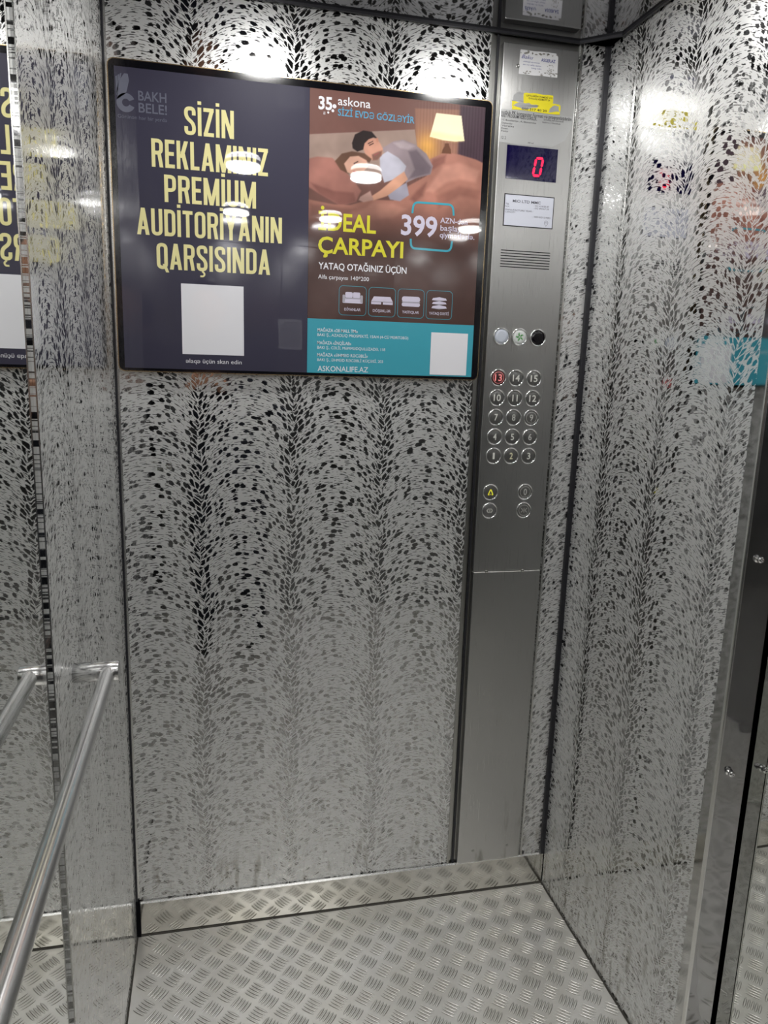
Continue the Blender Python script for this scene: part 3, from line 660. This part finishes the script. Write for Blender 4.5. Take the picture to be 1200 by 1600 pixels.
text_obj('address_text', M['ink_white'], p2, qc, [('MAĞAZA «28 MALL TM»', 0.4355, 0.5268, 1.5028, 0.0068, 0.006), ('BAKI Ş., AZADLIQ PROSPEKTİ, 15A/4 (4-CÜ MƏRTƏBƏ)', 0.4350, 0.6453, 1.4928, 0.0060),
    ('MAĞAZA «İNQİLAB»', 0.4351, 0.5124, 1.4752, 0.0068, 0.006), ('BAKI Ş., CƏLİL MƏMMƏDQULUZADƏ, 118', 0.4353, 0.5916, 1.4650, 0.0060), ('MAĞAZA «ƏHMƏD RƏCƏBLİ»', 0.4355, 0.5514, 1.4486, 0.0068, 0.006),
    ('BAKI Ş., ƏHMƏD RƏCƏBLİ KÜÇƏSİ, 203', 0.4357, 0.5874, 1.4380, 0.0060), ('ASKONALIFE.AZ', 0.4367, 0.5530, 1.4158, 0.0116, 0.004)], YI)

# ---- lift control panel
CX0, CX1, CY = 0.8385, 1.0190, -0.0150
kc = (0.929, 0.0, 0.094)
cp = thing('control_panel', 'tall brushed steel lift control panel with round buttons', 'control panel', kc)
bevel(MB().box(CX0, CX1, CY, 0.0044, 0.9295, 2.1375).build('faceplate', M['brushed'], cp, kc), 0.0022, 3)
bevel(MB().box(CX0 + 0.001, CX1 + 0.001, CY, 0.0044, 0.0990, 0.9285).build('lower_faceplate', M['brushed'], cp, kc), 0.0022, 3)
M['display_glass'] = mat('display_glass', srgb(14, 9, 54), 0, 0.06, coat=0.3)
M['red_led'] = mat('red_led', (0.5, 0.0, 0.02), 0, 0.4, emit=(1.0, 0.01, 0.05), estr=2.2)
dsp = MB().box(0.8605, 0.9845, CY - 0.0012, CY + 0.004, 1.8583, 1.9293).build('floor_display', M['display_glass'], cp, kc)
mb = MB()
def seg(p, q):
    p, q = Vector(p), Vector(q); d = (q - p).normalized(); nn = Vector((-d.y, d.x)); w = 0.0026
    mb.flat([tuple(p), tuple(p + d * w + nn * w), tuple(q - d * w + nn * w), tuple(q), tuple(q - d * w - nn * w), tuple(p + d * w - nn * w)], CY - 0.0016)
xl0, xr0, zl, zh = 0.9262, 0.9430, 1.8694, 1.9068; sl = 0.0062
P_ = lambda x, k: (x + sl * k, zl + (zh - zl) * k)
g = 0.04
seg(P_(xl0, 0.0), P_(xr0, 0.0)); seg(P_(xl0, 1), P_(xr0, 1))
for x in (xl0, xr0): seg(P_(x, g), P_(x, 0.5 - g / 3)); seg(P_(x, 0.5 + g / 3), P_(x, 1 - g))
tag(mb.build('digit', M['red_led'], dsp), 'glowing red figure zero')
M['plate_white'] = mat('nameplate_white', srgb(205, 208, 220), 0, 0.35)
mb = MB(); mb.box(0.8610, 0.9845, CY - 0.0008, CY + 0.002, 1.7562, 1.8263); mb.m = 1; mb.flat([(0.8630, 1.7582), (0.9825, 1.7582), (0.9825, 1.8243), (0.8630, 1.8243)], CY - 0.0011)
npl = mb.build('nameplate', [M['text'], M['plate_white']], cp, kc)
M['grey_print'] = mat('grey_print', srgb(92, 92, 104), 0, 0.5)
text_obj('nameplate_text', M['grey_print'], npl, None, [('MIO LTD MMC', 0.8815, 0.9505, 1.8086, 0.0058, 0.012), ('TEL', 0.8645, 0.8735, 1.8025, 0.0034), ('FAX', 0.8645, 0.8740, 1.7972, 0.0034), ('MANUFACTURE YEAR :', 0.8645, 0.9330, 1.7900, 0.0034), ('CAPACITY', 0.8645, 0.8900, 1.7852, 0.0034),
    (': 012 434 00 87', 0.9340, 0.9715, 1.8025, 0.0036), (': 012 493 67 59', 0.9340, 0.9715, 1.7972, 0.0036), (': 1000 KG/13 PERS', 0.9321, 0.9770, 1.7785, 0.0036)], CY - 0.0014)
mb = MB(); pts = [(0.9672 + 0.0045 * math.cos(a), 1.7690 + 0.0045 * math.sin(a)) for a in [math.radians(-60 + 300 * i / 20) for i in range(21)]] + [(0.9672, 1.7612)]
v, f = ribbon([Vector(p) for p in pts], 0.0007, True); mb.add([(p.x, CY - 0.0014, p.y) for p in v], f); put_text(mb, 'M', 0.9655, 0.9690, 1.7676, 0.003, CY - 0.0014)
mb.build('nameplate_mark', M['grey_print'], npl)
mb = MB()
for i in range(7): z = 1.6668 + i * (1.7030 - 1.6668) / 6; mb.box(0.8605, 0.9838, CY - 0.0003, CY + 0.001, z - 0.00095, z + 0.00095)
mb.build('speaker_slots', M['gap'], cp, kc)
# indicator windows
M['lens_pale'] = mat('pale_lens', srgb(196, 202, 214), 0, 0.25); M['lens_white'] = mat('white_lens', srgb(214, 217, 216), 0, 0.25); M['lens_black'] = mat('black_lens', (0.004, 0.003, 0.005), 0, 0.15)
M['fan_green'] = mat('fan_green', srgb(60, 150, 62), 0, 0.4)
RING = MB().lathe([(0.0206, 0.0), (0.0206, 0.0022), (0.0196, 0.0034), (0.0184, 0.0034), (0.0170, 0.0018), (0.0168, 0.0004), (0.0001, 0.0004)], 'Y', (0, 0, 0), 40)
def ring_part(name, x, z):
    o_ = MB(); o_.v, o_.f, o_.mi, o_.sm = RING.v, RING.f, RING.mi, RING.sm
    r = o_.build(name, M['chrome'], cp, kc); r.location = (x, CY, z); return r
for x, ln, lb in ((0.8743, 'lens_pale', 'pale grey window'), (0.9201, 'lens_white', 'white window with a green fan sign'), (0.9676, 'lens_black', 'black window')):
    r = tag(ring_part('indicator', x, 1.5087), lb)
    MB().lathe([(0.0168, 0.0004), (0.0166, 0.0016), (0.010, 0.0020), (0.0002, 0.0021)], 'Y', (0, 0, 0), 32).build('lens', M[ln], r)
    if ln == 'lens_white':
        mb = MB()
        for k in range(5):
            a = k * 2 * math.pi / 5 + 0.3; c_, s_ = math.cos(a), math.sin(a)
            mb.flat([(px * c_ - pz * s_, px * s_ + pz * c_) for px, pz in ((1.3 * qx, 1.3 * qz) for qx, qz in ((0.0008, 0.0), (0.0030, 0.0030), (0.0068, 0.0028), (0.0078, 0.0002), (0.0055, 0.0012), (0.0030, -0.0004)))], -0.0024)
        mb.build('fan_sign', M['fan_green'], r)
# push buttons
M['cap_dark'] = mat('button_dark', (0.21, 0.21, 0.205), 0.8, 0.32); M['cap_grey'] = mat('button_grey', (0.30, 0.30, 0.30), 0.9, 0.35); M['cap_red'] = mat('button_red', (0.12, 0.065, 0.065), 0.8, 0.3)
M['num_white'] = mat('numeral_white', srgb(225, 225, 218), 0, 0.4); M['num_grey'] = mat('numeral_grey', srgb(205, 205, 200), 0.0, 0.4); M['num_pale'] = mat('numeral_pale', srgb(230, 226, 190), 0, 0.4)
M['num_red'] = mat('numeral_red', srgb(236, 130, 130), 0, 0.4, emit=(1.0, 0.36, 0.34), estr=0.30); M['num_yellow'] = mat('sign_yellow', srgb(224, 220, 60), 0, 0.4, emit=(0.8, 0.75, 0.05), estr=0.35)
CAPM = MB().lathe([(0.0168, 0.0004), (0.0166, 0.0014), (0.0155, 0.0018), (0.0002, 0.0018)], 'Y', (0, 0, 0), 36)
def button(x, z, sign, num='num_white', cap='cap_dark', label=None, inner=False, dots=False, bold=0.012):
    r = ring_part('button', x, z)
    if label: r['label'] = label
    o_ = MB(); o_.v, o_.f, o_.mi, o_.sm = CAPM.v, CAPM.f, CAPM.mi, CAPM.sm; o_.build('cap', M[cap], r)
    mb = MB(); y = -0.0022
    if sign.isdigit():
        w = 0.0086 if len(sign) == 1 else 0.0180
        if sign == '1': w = 0.0052
        if sign == '11': w = 0.0135
        put_text(mb, sign, -w / 2, w / 2, -0.0076, 0.0152, y, bold)
    elif sign == 'bell':
        for pts in ([(-0.0062, -0.0062), (-0.0005, 0.0072)], [(0.0062, -0.0062), (0.0005, 0.0072)]):
            v, f = ribbon([Vector(p) for p in pts], 0.0026); mb.add([(p.x, y, p.y) for p in v], f)
        mb.flat(rrect(-0.0062, -0.0028, -0.0074, -0.0052, 0.0004, 2), y); mb.flat(rrect(0.0028, 0.0062, -0.0074, -0.0052, 0.0004, 2), y); mb.flat(rrect(-0.001, 0.001, -0.0064, -0.0040, 0.0004, 2), y)
    else:
        s_ = 1 if sign == 'open' else -1
        for k in (-1, 1):
            a = 0.0075 if s_ == 1 else 0.0028; b = 0.0028 if s_ == 1 else 0.0075
            v, f = ribbon([Vector((k * b, 0.0052)), Vector((k * a, 0.0)), Vector((k * b, -0.0052))], 0.0016); mb.add([(p.x, y, p.y) for p in v], f)
        mb.flat(rrect(-0.0007, 0.0007, -0.0058, 0.0058, 0.0003, 2), y)
    if inner:
        A_ = [(0.0138 * math.cos(i * 0.1963), 0.0138 * math.sin(i * 0.1963)) for i in range(32)]; B_ = [(a * 0.94, b * 0.94) for a, b in A_]; ring_flat(mb, A_, B_, y)
    if dots:
        for dx, dz in ((-0.003, -0.0105), (0.0012, -0.0105), (0.0012, -0.0090)): mb.flat(rrect(dx - 0.0005, dx + 0.0005, dz - 0.0005, dz + 0.0005, 0.0002, 2), y)
    mb.build('numeral' if sign.isdigit() else 'sign', M[num], r)
rows = ((1.4121, ('13', '14', '15')), (1.3644, ('10', '11', '12')), (1.3177, ('7', '8', '9')), (1.2704, ('4', '5', '6')), (1.2235, ('1', '2', '3')))
for z, nums in rows:
    for x, s in zip((0.8728, 0.9184, 0.9646), nums):
        kw = {}
        if s == '13': kw = dict(num='num_red', cap='cap_red', label='red lit button', inner=True)
        if s in '8 9 6'.split(): kw = dict(num='num_grey', bold=0.0)
        if s == '9': kw.update(inner=True, dots=True)
        if s == '2': kw = dict(num='num_pale')
        button(x, z, s, **kw)
button(0.8707, 1.1331, 'bell', num='num_yellow', label='button with a yellow alarm sign')
button(0.9621, 1.1334, '0', num='num_grey', inner=True, dots=True, bold=0.0)
button(0.8710, 1.0868, 'open', cap='cap_grey'); button(0.9620, 1.0868, 'close', num='num_grey', inner=True)
for x, z in ((0.8733, 0.9290), (0.9712, 0.9290), (0.8831, 0.1345), (0.9825, 0.1390), (0.8745, 2.0921)):
    o_ = MB().lathe([(0.0042, -0.0002), (0.0042, 0.0008), (0.0022, 0.0014), (0.0016, 0.0006), (0.0001, 0.0006)], 'Y', (0, 0, 0), 18).build('screw', M['trim'], cp, kc); o_.location = (x, CY, z)

# ---- stickers left on the control panel
def torn(pts, n=5, amp=0.0012, seed=1):
    r = random.Random(seed); out = []
    for i, p in enumerate(pts):
        q = pts[(i + 1) % len(pts)]
        for k in range(n): out.append((p[0] + (q[0] - p[0]) * k / n + r.uniform(-amp, amp), p[1] + (q[1] - p[1]) * k / n + r.uniform(-amp, amp)))
    return out
M['sticker_white'] = mat('sticker_white', srgb(222, 222, 224), 0, 0.5); M['sticker_yellow'] = mat('sticker_yellow', srgb(222, 208, 28), 0, 0.5); M['film'] = mat('old_film', srgb(204, 205, 205), 0.75, 0.34)
M['blue_print'] = mat('blue_print', srgb(58, 66, 140), 0, 0.5); M['residue'] = mat('glue_residue', srgb(150, 148, 142), 0.2, 0.6); M['red_print'] = mat('red_print', srgb(140, 44, 44), 0, 0.5)
YC = CY - 0.0002
def sticker(name, label, poly, mt, c):
    r = thing(name, label, 'sticker', c); MB().prism(poly, YC - 0.0004, YC).build('paper', mt, r, c); return r
c = (0.923, YC, 2.077)
st = sticker('sticker', 'scuffed white sticker with blue printing at the top of the control panel', torn([(0.8775, 2.0765), (0.9690, 2.0785), (0.9690, 2.1200), (0.9630, 2.1262), (0.8775, 2.1262)], 5, 0.0008, 3), M['sticker_white'], c)
text_obj('blue_text', M['blue_print'], st, c, [('Baku', 0.8815, 0.9090, 2.1085, 0.0075, 0.0, 0.35), ('ASGER.AZ', 0.9285, 0.9625, 2.1070, 0.0062, 0.02), ('xidmət və təmir', 0.8860, 0.9260, 2.1015, 0.0030), ('ev və ofis üçün', 0.8860, 0.9290, 2.0955, 0.0030), ('zəng edin', 0.9060, 0.9300, 2.0900, 0.0030)], YC - 0.0007)
mb = MB(); r = random.Random(5)
for k in range(34):
    x, z = (r.uniform(0.879, 0.967), r.choice((r.uniform(2.119, 2.124), r.uniform(2.079, 2.086)))); w, h = r.uniform(0.003, 0.010), r.uniform(0.0008, 0.0022); mb.flat(torn([(x - w / 2, z), (x, z - h), (x + w / 2, z), (x, z + h)], 2, 0.0005, k), YC - 0.0006)
for k in range(22):
    x, z = r.uniform(0.943, 0.960), r.uniform(2.082, 2.102); mb.flat(torn([(x - 0.0014, z), (x, z - 0.0012), (x + 0.0014, z), (x, z + 0.0012)], 2, 0.0005, k), YC - 0.0006)
mb.build('scuffs', M['residue'], st, c)
c = (0.925, YC, 2.002)
st = sticker('sticker', 'half torn yellow sticker above the printed notice', torn([(0.8660, 2.0035), (0.9825, 2.0025), (0.9832, 2.0225), (0.9640, 2.0245), (0.9640, 2.0400), (0.9150, 2.0415), (0.8930, 2.0395), (0.8930, 2.0190), (0.8660, 2.0200)], 4, 0.0009, 9), M['sticker_yellow'], c)
text_obj('black_text', M['text'], st, c, [('LIFTLƏRİN TƏMİRİ VƏ', 0.8990, 0.9610, 2.0330, 0.0034, 0.01), ('QULLUQ XİDMƏTİ 24', 0.9040, 0.9560, 2.0280, 0.0032, 0.01), ('050 317 40 20', 0.8900, 0.9500, 2.0050, 0.0044, 0.01)], YC - 0.0007)
mb = MB()
for poly in ([(0.868, 2.013), (0.890, 2.006), (0.925, 2.011), (0.930, 2.017), (0.905, 2.019), (0.880, 2.018)], [(0.955, 2.006), (0.980, 2.009), (0.979, 2.020), (0.966, 2.021), (0.957, 2.014)], [(0.866, 2.022), (0.892, 2.021), (0.892, 2.038), (0.880, 2.041), (0.868, 2.034)]): mb.prism(torn(poly, 4, 0.0015, 4), YC - 0.0006, YC - 0.00005)
tag(mb.build('torn_patch', M['film'], st, c), 'pale patches where the yellow was torn away')
c = (0.923, YC, 1.931)
st = sticker('notice', 'clear film notice with black printed lines above the floor display', torn([(0.8405, 1.9330), (0.8900, 1.9320), (0.9700, 1.9335), (1.0000, 1.9500), (1.0125, 1.9760), (1.0155, 2.0010), (0.8405, 2.0018)], 4, 0.0006, 13), M['film'], c)
text_obj('printed_text', M['text'], st, c, [('outbuk PK kompyuter Formatı və proqramlaşdırılm', 0.8415, 1.0120, 1.9922, 0.0072, 0.006), ('AKET PROGRAM.VIDEO DƏRSLİK.', 0.8415, 0.9275, 1.9852, 0.0066, 0.012), ('İSTƏNİLƏN ÜNVANA', 0.9440, 0.9930, 1.9872, 0.0030), ('Gəlirəm Noutbuk', 0.9410, 0.9860, 1.9820, 0.0030),
    ('1C Buxalteriya , A, Ekonomika', 0.8440, 0.9260, 1.9780, 0.0036), ('Diplomlar', 0.8440, 0.8700, 1.9715, 0.0036), ('Verstka', 0.8440, 0.8740, 1.9660, 0.0036), ('Rəsm', 0.8440, 0.8590, 1.9605, 0.0036), ('Foto', 0.8440, 0.8600, 1.9550, 0.0036), ('12 2', 0.8445, 0.8560, 1.9400, 0.0060), ('-44 tel', 0.9080, 0.9230, 1.9360, 0.0030)], YC - 0.0007)
# ---- notice on the door, seen mirrored in the dark poster
c = (0.617, YF - 0.012, 1.485)
nt = thing('notice', 'white printed notice sheet on the lift door, reflected in the dark poster', 'notice', c)
MB().box(0.553, 0.683, YF - 0.0120, YF - 0.0112, 1.485, 1.640).build('paper', M['white'], nt, c)
mb = MB()
for k in range(12): mb.box(0.562 + (0.02 if k == 0 else 0), 0.674 - 0.006 * (k % 3), YF - 0.0112, YF - 0.0110, 1.622 - k * 0.0110, 1.6245 - k * 0.0110)
mb.build('printed_lines', M['text'], nt, c)

# ================================================================== THE PHOTOGRAPHER (seen only in the reflections)
def ico(c, r, sx=1, sy=1, sz=1):
    bm = bmesh.new(); bmesh.ops.create_uvsphere(bm, u_segments=20, v_segments=14, radius=1)
    v = [Vector((p.co.x * r * sx, p.co.y * r * sy, p.co.z * r * sz)) + Vector(c) for p in bm.verts]; f = [[q.index for q in fc.verts] for fc in bm.faces]; bm.free(); return v, f
class Body(MB):
    def ball(s, c, r, sx=1, sy=1, sz=1): s.add(*ico(c, r, sx, sy, sz)); return s
    def limb(s, pts, rs):
        s.tube(pts, rs, 16)
        for p, r in zip(pts, rs): s.ball(p, r)
        return s
    def skinned(s, name, mt, voxel, it, parent, off):
        o_ = s.build('raw', mt); md = o_.modifiers.new('remesh', 'REMESH'); md.mode = 'VOXEL'; md.voxel_size = voxel
        sm = o_.modifiers.new('smooth', 'SMOOTH'); sm.iterations = it; sm.factor = 0.5
        dg = bpy.context.evaluated_depsgraph_get(); me = bpy.data.meshes.new_from_object(o_.evaluated_get(dg)); raw = o_.data; bpy.data.objects.remove(o_); bpy.data.meshes.remove(raw)
        me.polygons.foreach_set('use_smooth', [True] * len(me.polygons)); me.name = name
        return link(name, me, parent, off)
PX, PY = 0.275, -1.965
pp = (PX, PY, 0.0)
phone_c = CAM_P - FWD * 0.0085 - RIGHT * 0.018 - UPV * 0.058
def fr_(r_, u_, n_): return phone_c + RIGHT * r_ + UPV * u_ + FWD * n_
person = thing('person', 'person in dark navy clothes taking the photo, seen only in reflections', 'person', pp)
sh = {1: Vector((PX + 0.165, PY, 1.44)), -1: Vector((PX - 0.165, PY, 1.44))}
el = {1: Vector((PX + 0.215, PY + 0.05, 1.17)), -1: Vector((PX - 0.165, PY + 0.09, 1.17))}
wr = {1: fr_(0.075, -0.105, -0.020), -1: fr_(-0.075, -0.105, -0.020)}
hc = Vector((PX - 0.085, PY + 0.035, 1.655))
b = Body()
b.limb([(PX, PY, 0.98), (PX, PY, 1.16), (PX, PY, 1.33), (PX - 0.01, PY, 1.44)], [0.125, 0.115, 0.125, 0.085])
b.limb([(PX - 0.04, PY, 1.44), tuple(hc - Vector((0, 0.03, 0.07)))], [0.058, 0.052])
b.ball(hc, 0.1, 0.76, 0.94, 1.16); b.ball(hc + Vector((0, 0.028, -0.065)), 0.058, 0.92, 0.95, 0.85)          # skull and jaw
b.limb([hc + Vector((0, 0.093, 0.012)), hc + Vector((0, 0.108, -0.020))], [0.009, 0.014])                     # nose
b.ball(hc + Vector((0, 0.086, -0.052)), 0.018, 1.25, 0.6, 0.42); b.ball(hc + Vector((0, 0.078, -0.098)), 0.02, 1.1, 0.8, 0.8)
for s in (1, -1):
    b.ball(hc + Vector((s * 0.077, -0.004, -0.008)), 0.026, 0.35, 0.7, 1.15); b.ball(hc + Vector((s * 0.030, 0.084, 0.026)), 0.016, 1.3, 0.5, 0.5)
    b.limb([sh[s], el[s], wr[s]], [0.052, 0.040, 0.026])
    hip = Vector((PX + s * 0.09, PY, 0.93)); kn = Vector((PX + s * 0.105, PY + 0.03, 0.50)); an = Vector((PX + s * 0.115, PY - 0.01, 0.09))
    b.limb([hip, kn, an], [0.088, 0.056, 0.036]); b.limb([an + Vector((0, -0.02, -0.045)), an + Vector((0.01 * s, 0.15, -0.058))], [0.036, 0.028])
    # hand: palm beside the lower phone, thumb on the screen side, four fingers curled behind it
    pa = fr_(s * 0.066, -0.082, -0.012); b.limb([wr[s], pa, fr_(s * 0.060, -0.045, -0.006)], [0.024, 0.025, 0.020])
    for k, (dz, ln) in enumerate(((-0.022, 0.040), (-0.042, 0.046), (-0.061, 0.043), (-0.079, 0.033))):
        b.limb([fr_(s * 0.049, dz, -0.002), fr_(s * 0.047, dz + 0.002, 0.014), fr_(s * (0.040 - ln * 0.45), dz + 0.004, 0.0175), fr_(s * (0.040 - ln), dz + 0.005, 0.0125)], [0.0098, 0.0092, 0.0085, 0.0072])
    b.limb([fr_(s * 0.050, -0.078, -0.016), fr_(s * 0.046, -0.050, -0.024), fr_(s * 0.024, -0.030, -0.016)], [0.0125, 0.011, 0.0085])
b.skinned('body', M['skin'], 0.0048, 3, person, pp)
hb = Body(); hb.ball(hc + Vector((0, -0.014, 0.022)), 0.104, 0.80, 0.92, 1.10); hb.ball(hc + Vector((0, 0.045, 0.095)), 0.05, 1.2, 0.9, 0.5)
ho = hb.skinned('hair', M['hair'], 0.006, 2, person, pp)
bm = bmesh.new(); bm.from_mesh(ho.data)
bmesh.ops.delete(bm, geom=[v for v in bm.verts if (v.co.z < hc.z + 0.045 and v.co.y > hc.y + 0.02) or v.co.z < hc.z - 0.065], context='VERTS'); bm.to_mesh(ho.data); bm.free()
M['eye'] = mat('eye', (0.02, 0.015, 0.012), 0, 0.2)
for s in (1, -1): MB().add(*ico(hc + Vector((s * 0.030, 0.0905, 0.016)), 0.0075, 1.4, 0.4, 0.7), True).build('eye', M['eye'], person, pp)
jb = Body()
jb.limb([(PX, PY, 0.93), (PX, PY, 1.10), (PX, PY, 1.30), (PX - 0.005, PY, 1.42)], [0.162, 0.146, 0.152, 0.104])
jb.limb([(PX - 0.035, PY, 1.43), (PX - 0.055, PY, 1.505)], [0.092, 0.070])
for s in (1, -1):
    jb.limb([(PX, PY, 1.40), tuple(sh[s])], [0.095, 0.074]); e = el[s]; w = wr[s]; jb.limb([sh[s], e, e + (w - e) * 0.88], [0.074, 0.060, 0.042])
tag(jb.skinned('jacket', M['navy'], 0.007, 5, person, pp), 'dark navy jacket')
tb = Body()
for s in (1, -1): tb.limb([(PX + s * 0.085, PY, 0.93), (PX + s * 0.103, PY + 0.03, 0.50), (PX + s * 0.115, PY - 0.01, 0.10)], [0.104, 0.078, 0.060])
tb.ball((PX, PY, 0.95), 0.132, 1.15, 0.95, 0.8)
tag(tb.skinned('trousers', M['denim'], 0.008, 4, person, pp), 'dark trousers')
for s in (1, -1):
    sb = Body(); ax = PX + s * 0.115; sb.limb([(ax, PY - 0.03, 0.052), (ax + 0.006 * s, PY + 0.06, 0.050), (ax + 0.012 * s, PY + 0.155, 0.042)], [0.049, 0.047, 0.040])
    so = sb.skinned('shoe', M['shoe'], 0.006, 3, person, pp)
    z = np.empty(len(so.data.vertices) * 3); so.data.vertices.foreach_get('co', z); z = z.reshape(-1, 3); z[:, 2] = np.maximum(z[:, 2], 0.003); so.data.vertices.foreach_set('co', z.ravel())
ph = thing('phone', 'dark phone held up in both hands by the person in navy clothes', 'phone', tuple(phone_c))
q = MB()
for r_ in (0,):
    pl = rrect(-0.0370, 0.0370, -0.0770, 0.0770, 0.010); n = len(pl)
    q.add([fr_(x, z, 0.004) for x, z in pl] + [fr_(x, z, -0.004) for x, z in pl], [list(range(n)), list(range(2 * n - 1, n - 1, -1))] + [(i, i + n, (i + 1) % n + n, (i + 1) % n) for i in range(n)])
q.build('casing', M['phone'], ph, tuple(phone_c))
for u_ in (0.040,): MB().add(*[([fr_(0.018 + 0.007 * math.cos(k * 0.3927), u_ - 0.010 + 0.007 * math.sin(k * 0.3927), n_) for n_ in (0.004, 0.0055) for k in range(16)], [list(range(16, 32))] + [(k, (k + 1) % 16, (k + 1) % 16 + 16, k + 16) for k in range(16)])][0]).build('lens_ring', M['chrome'], ph, tuple(phone_c))
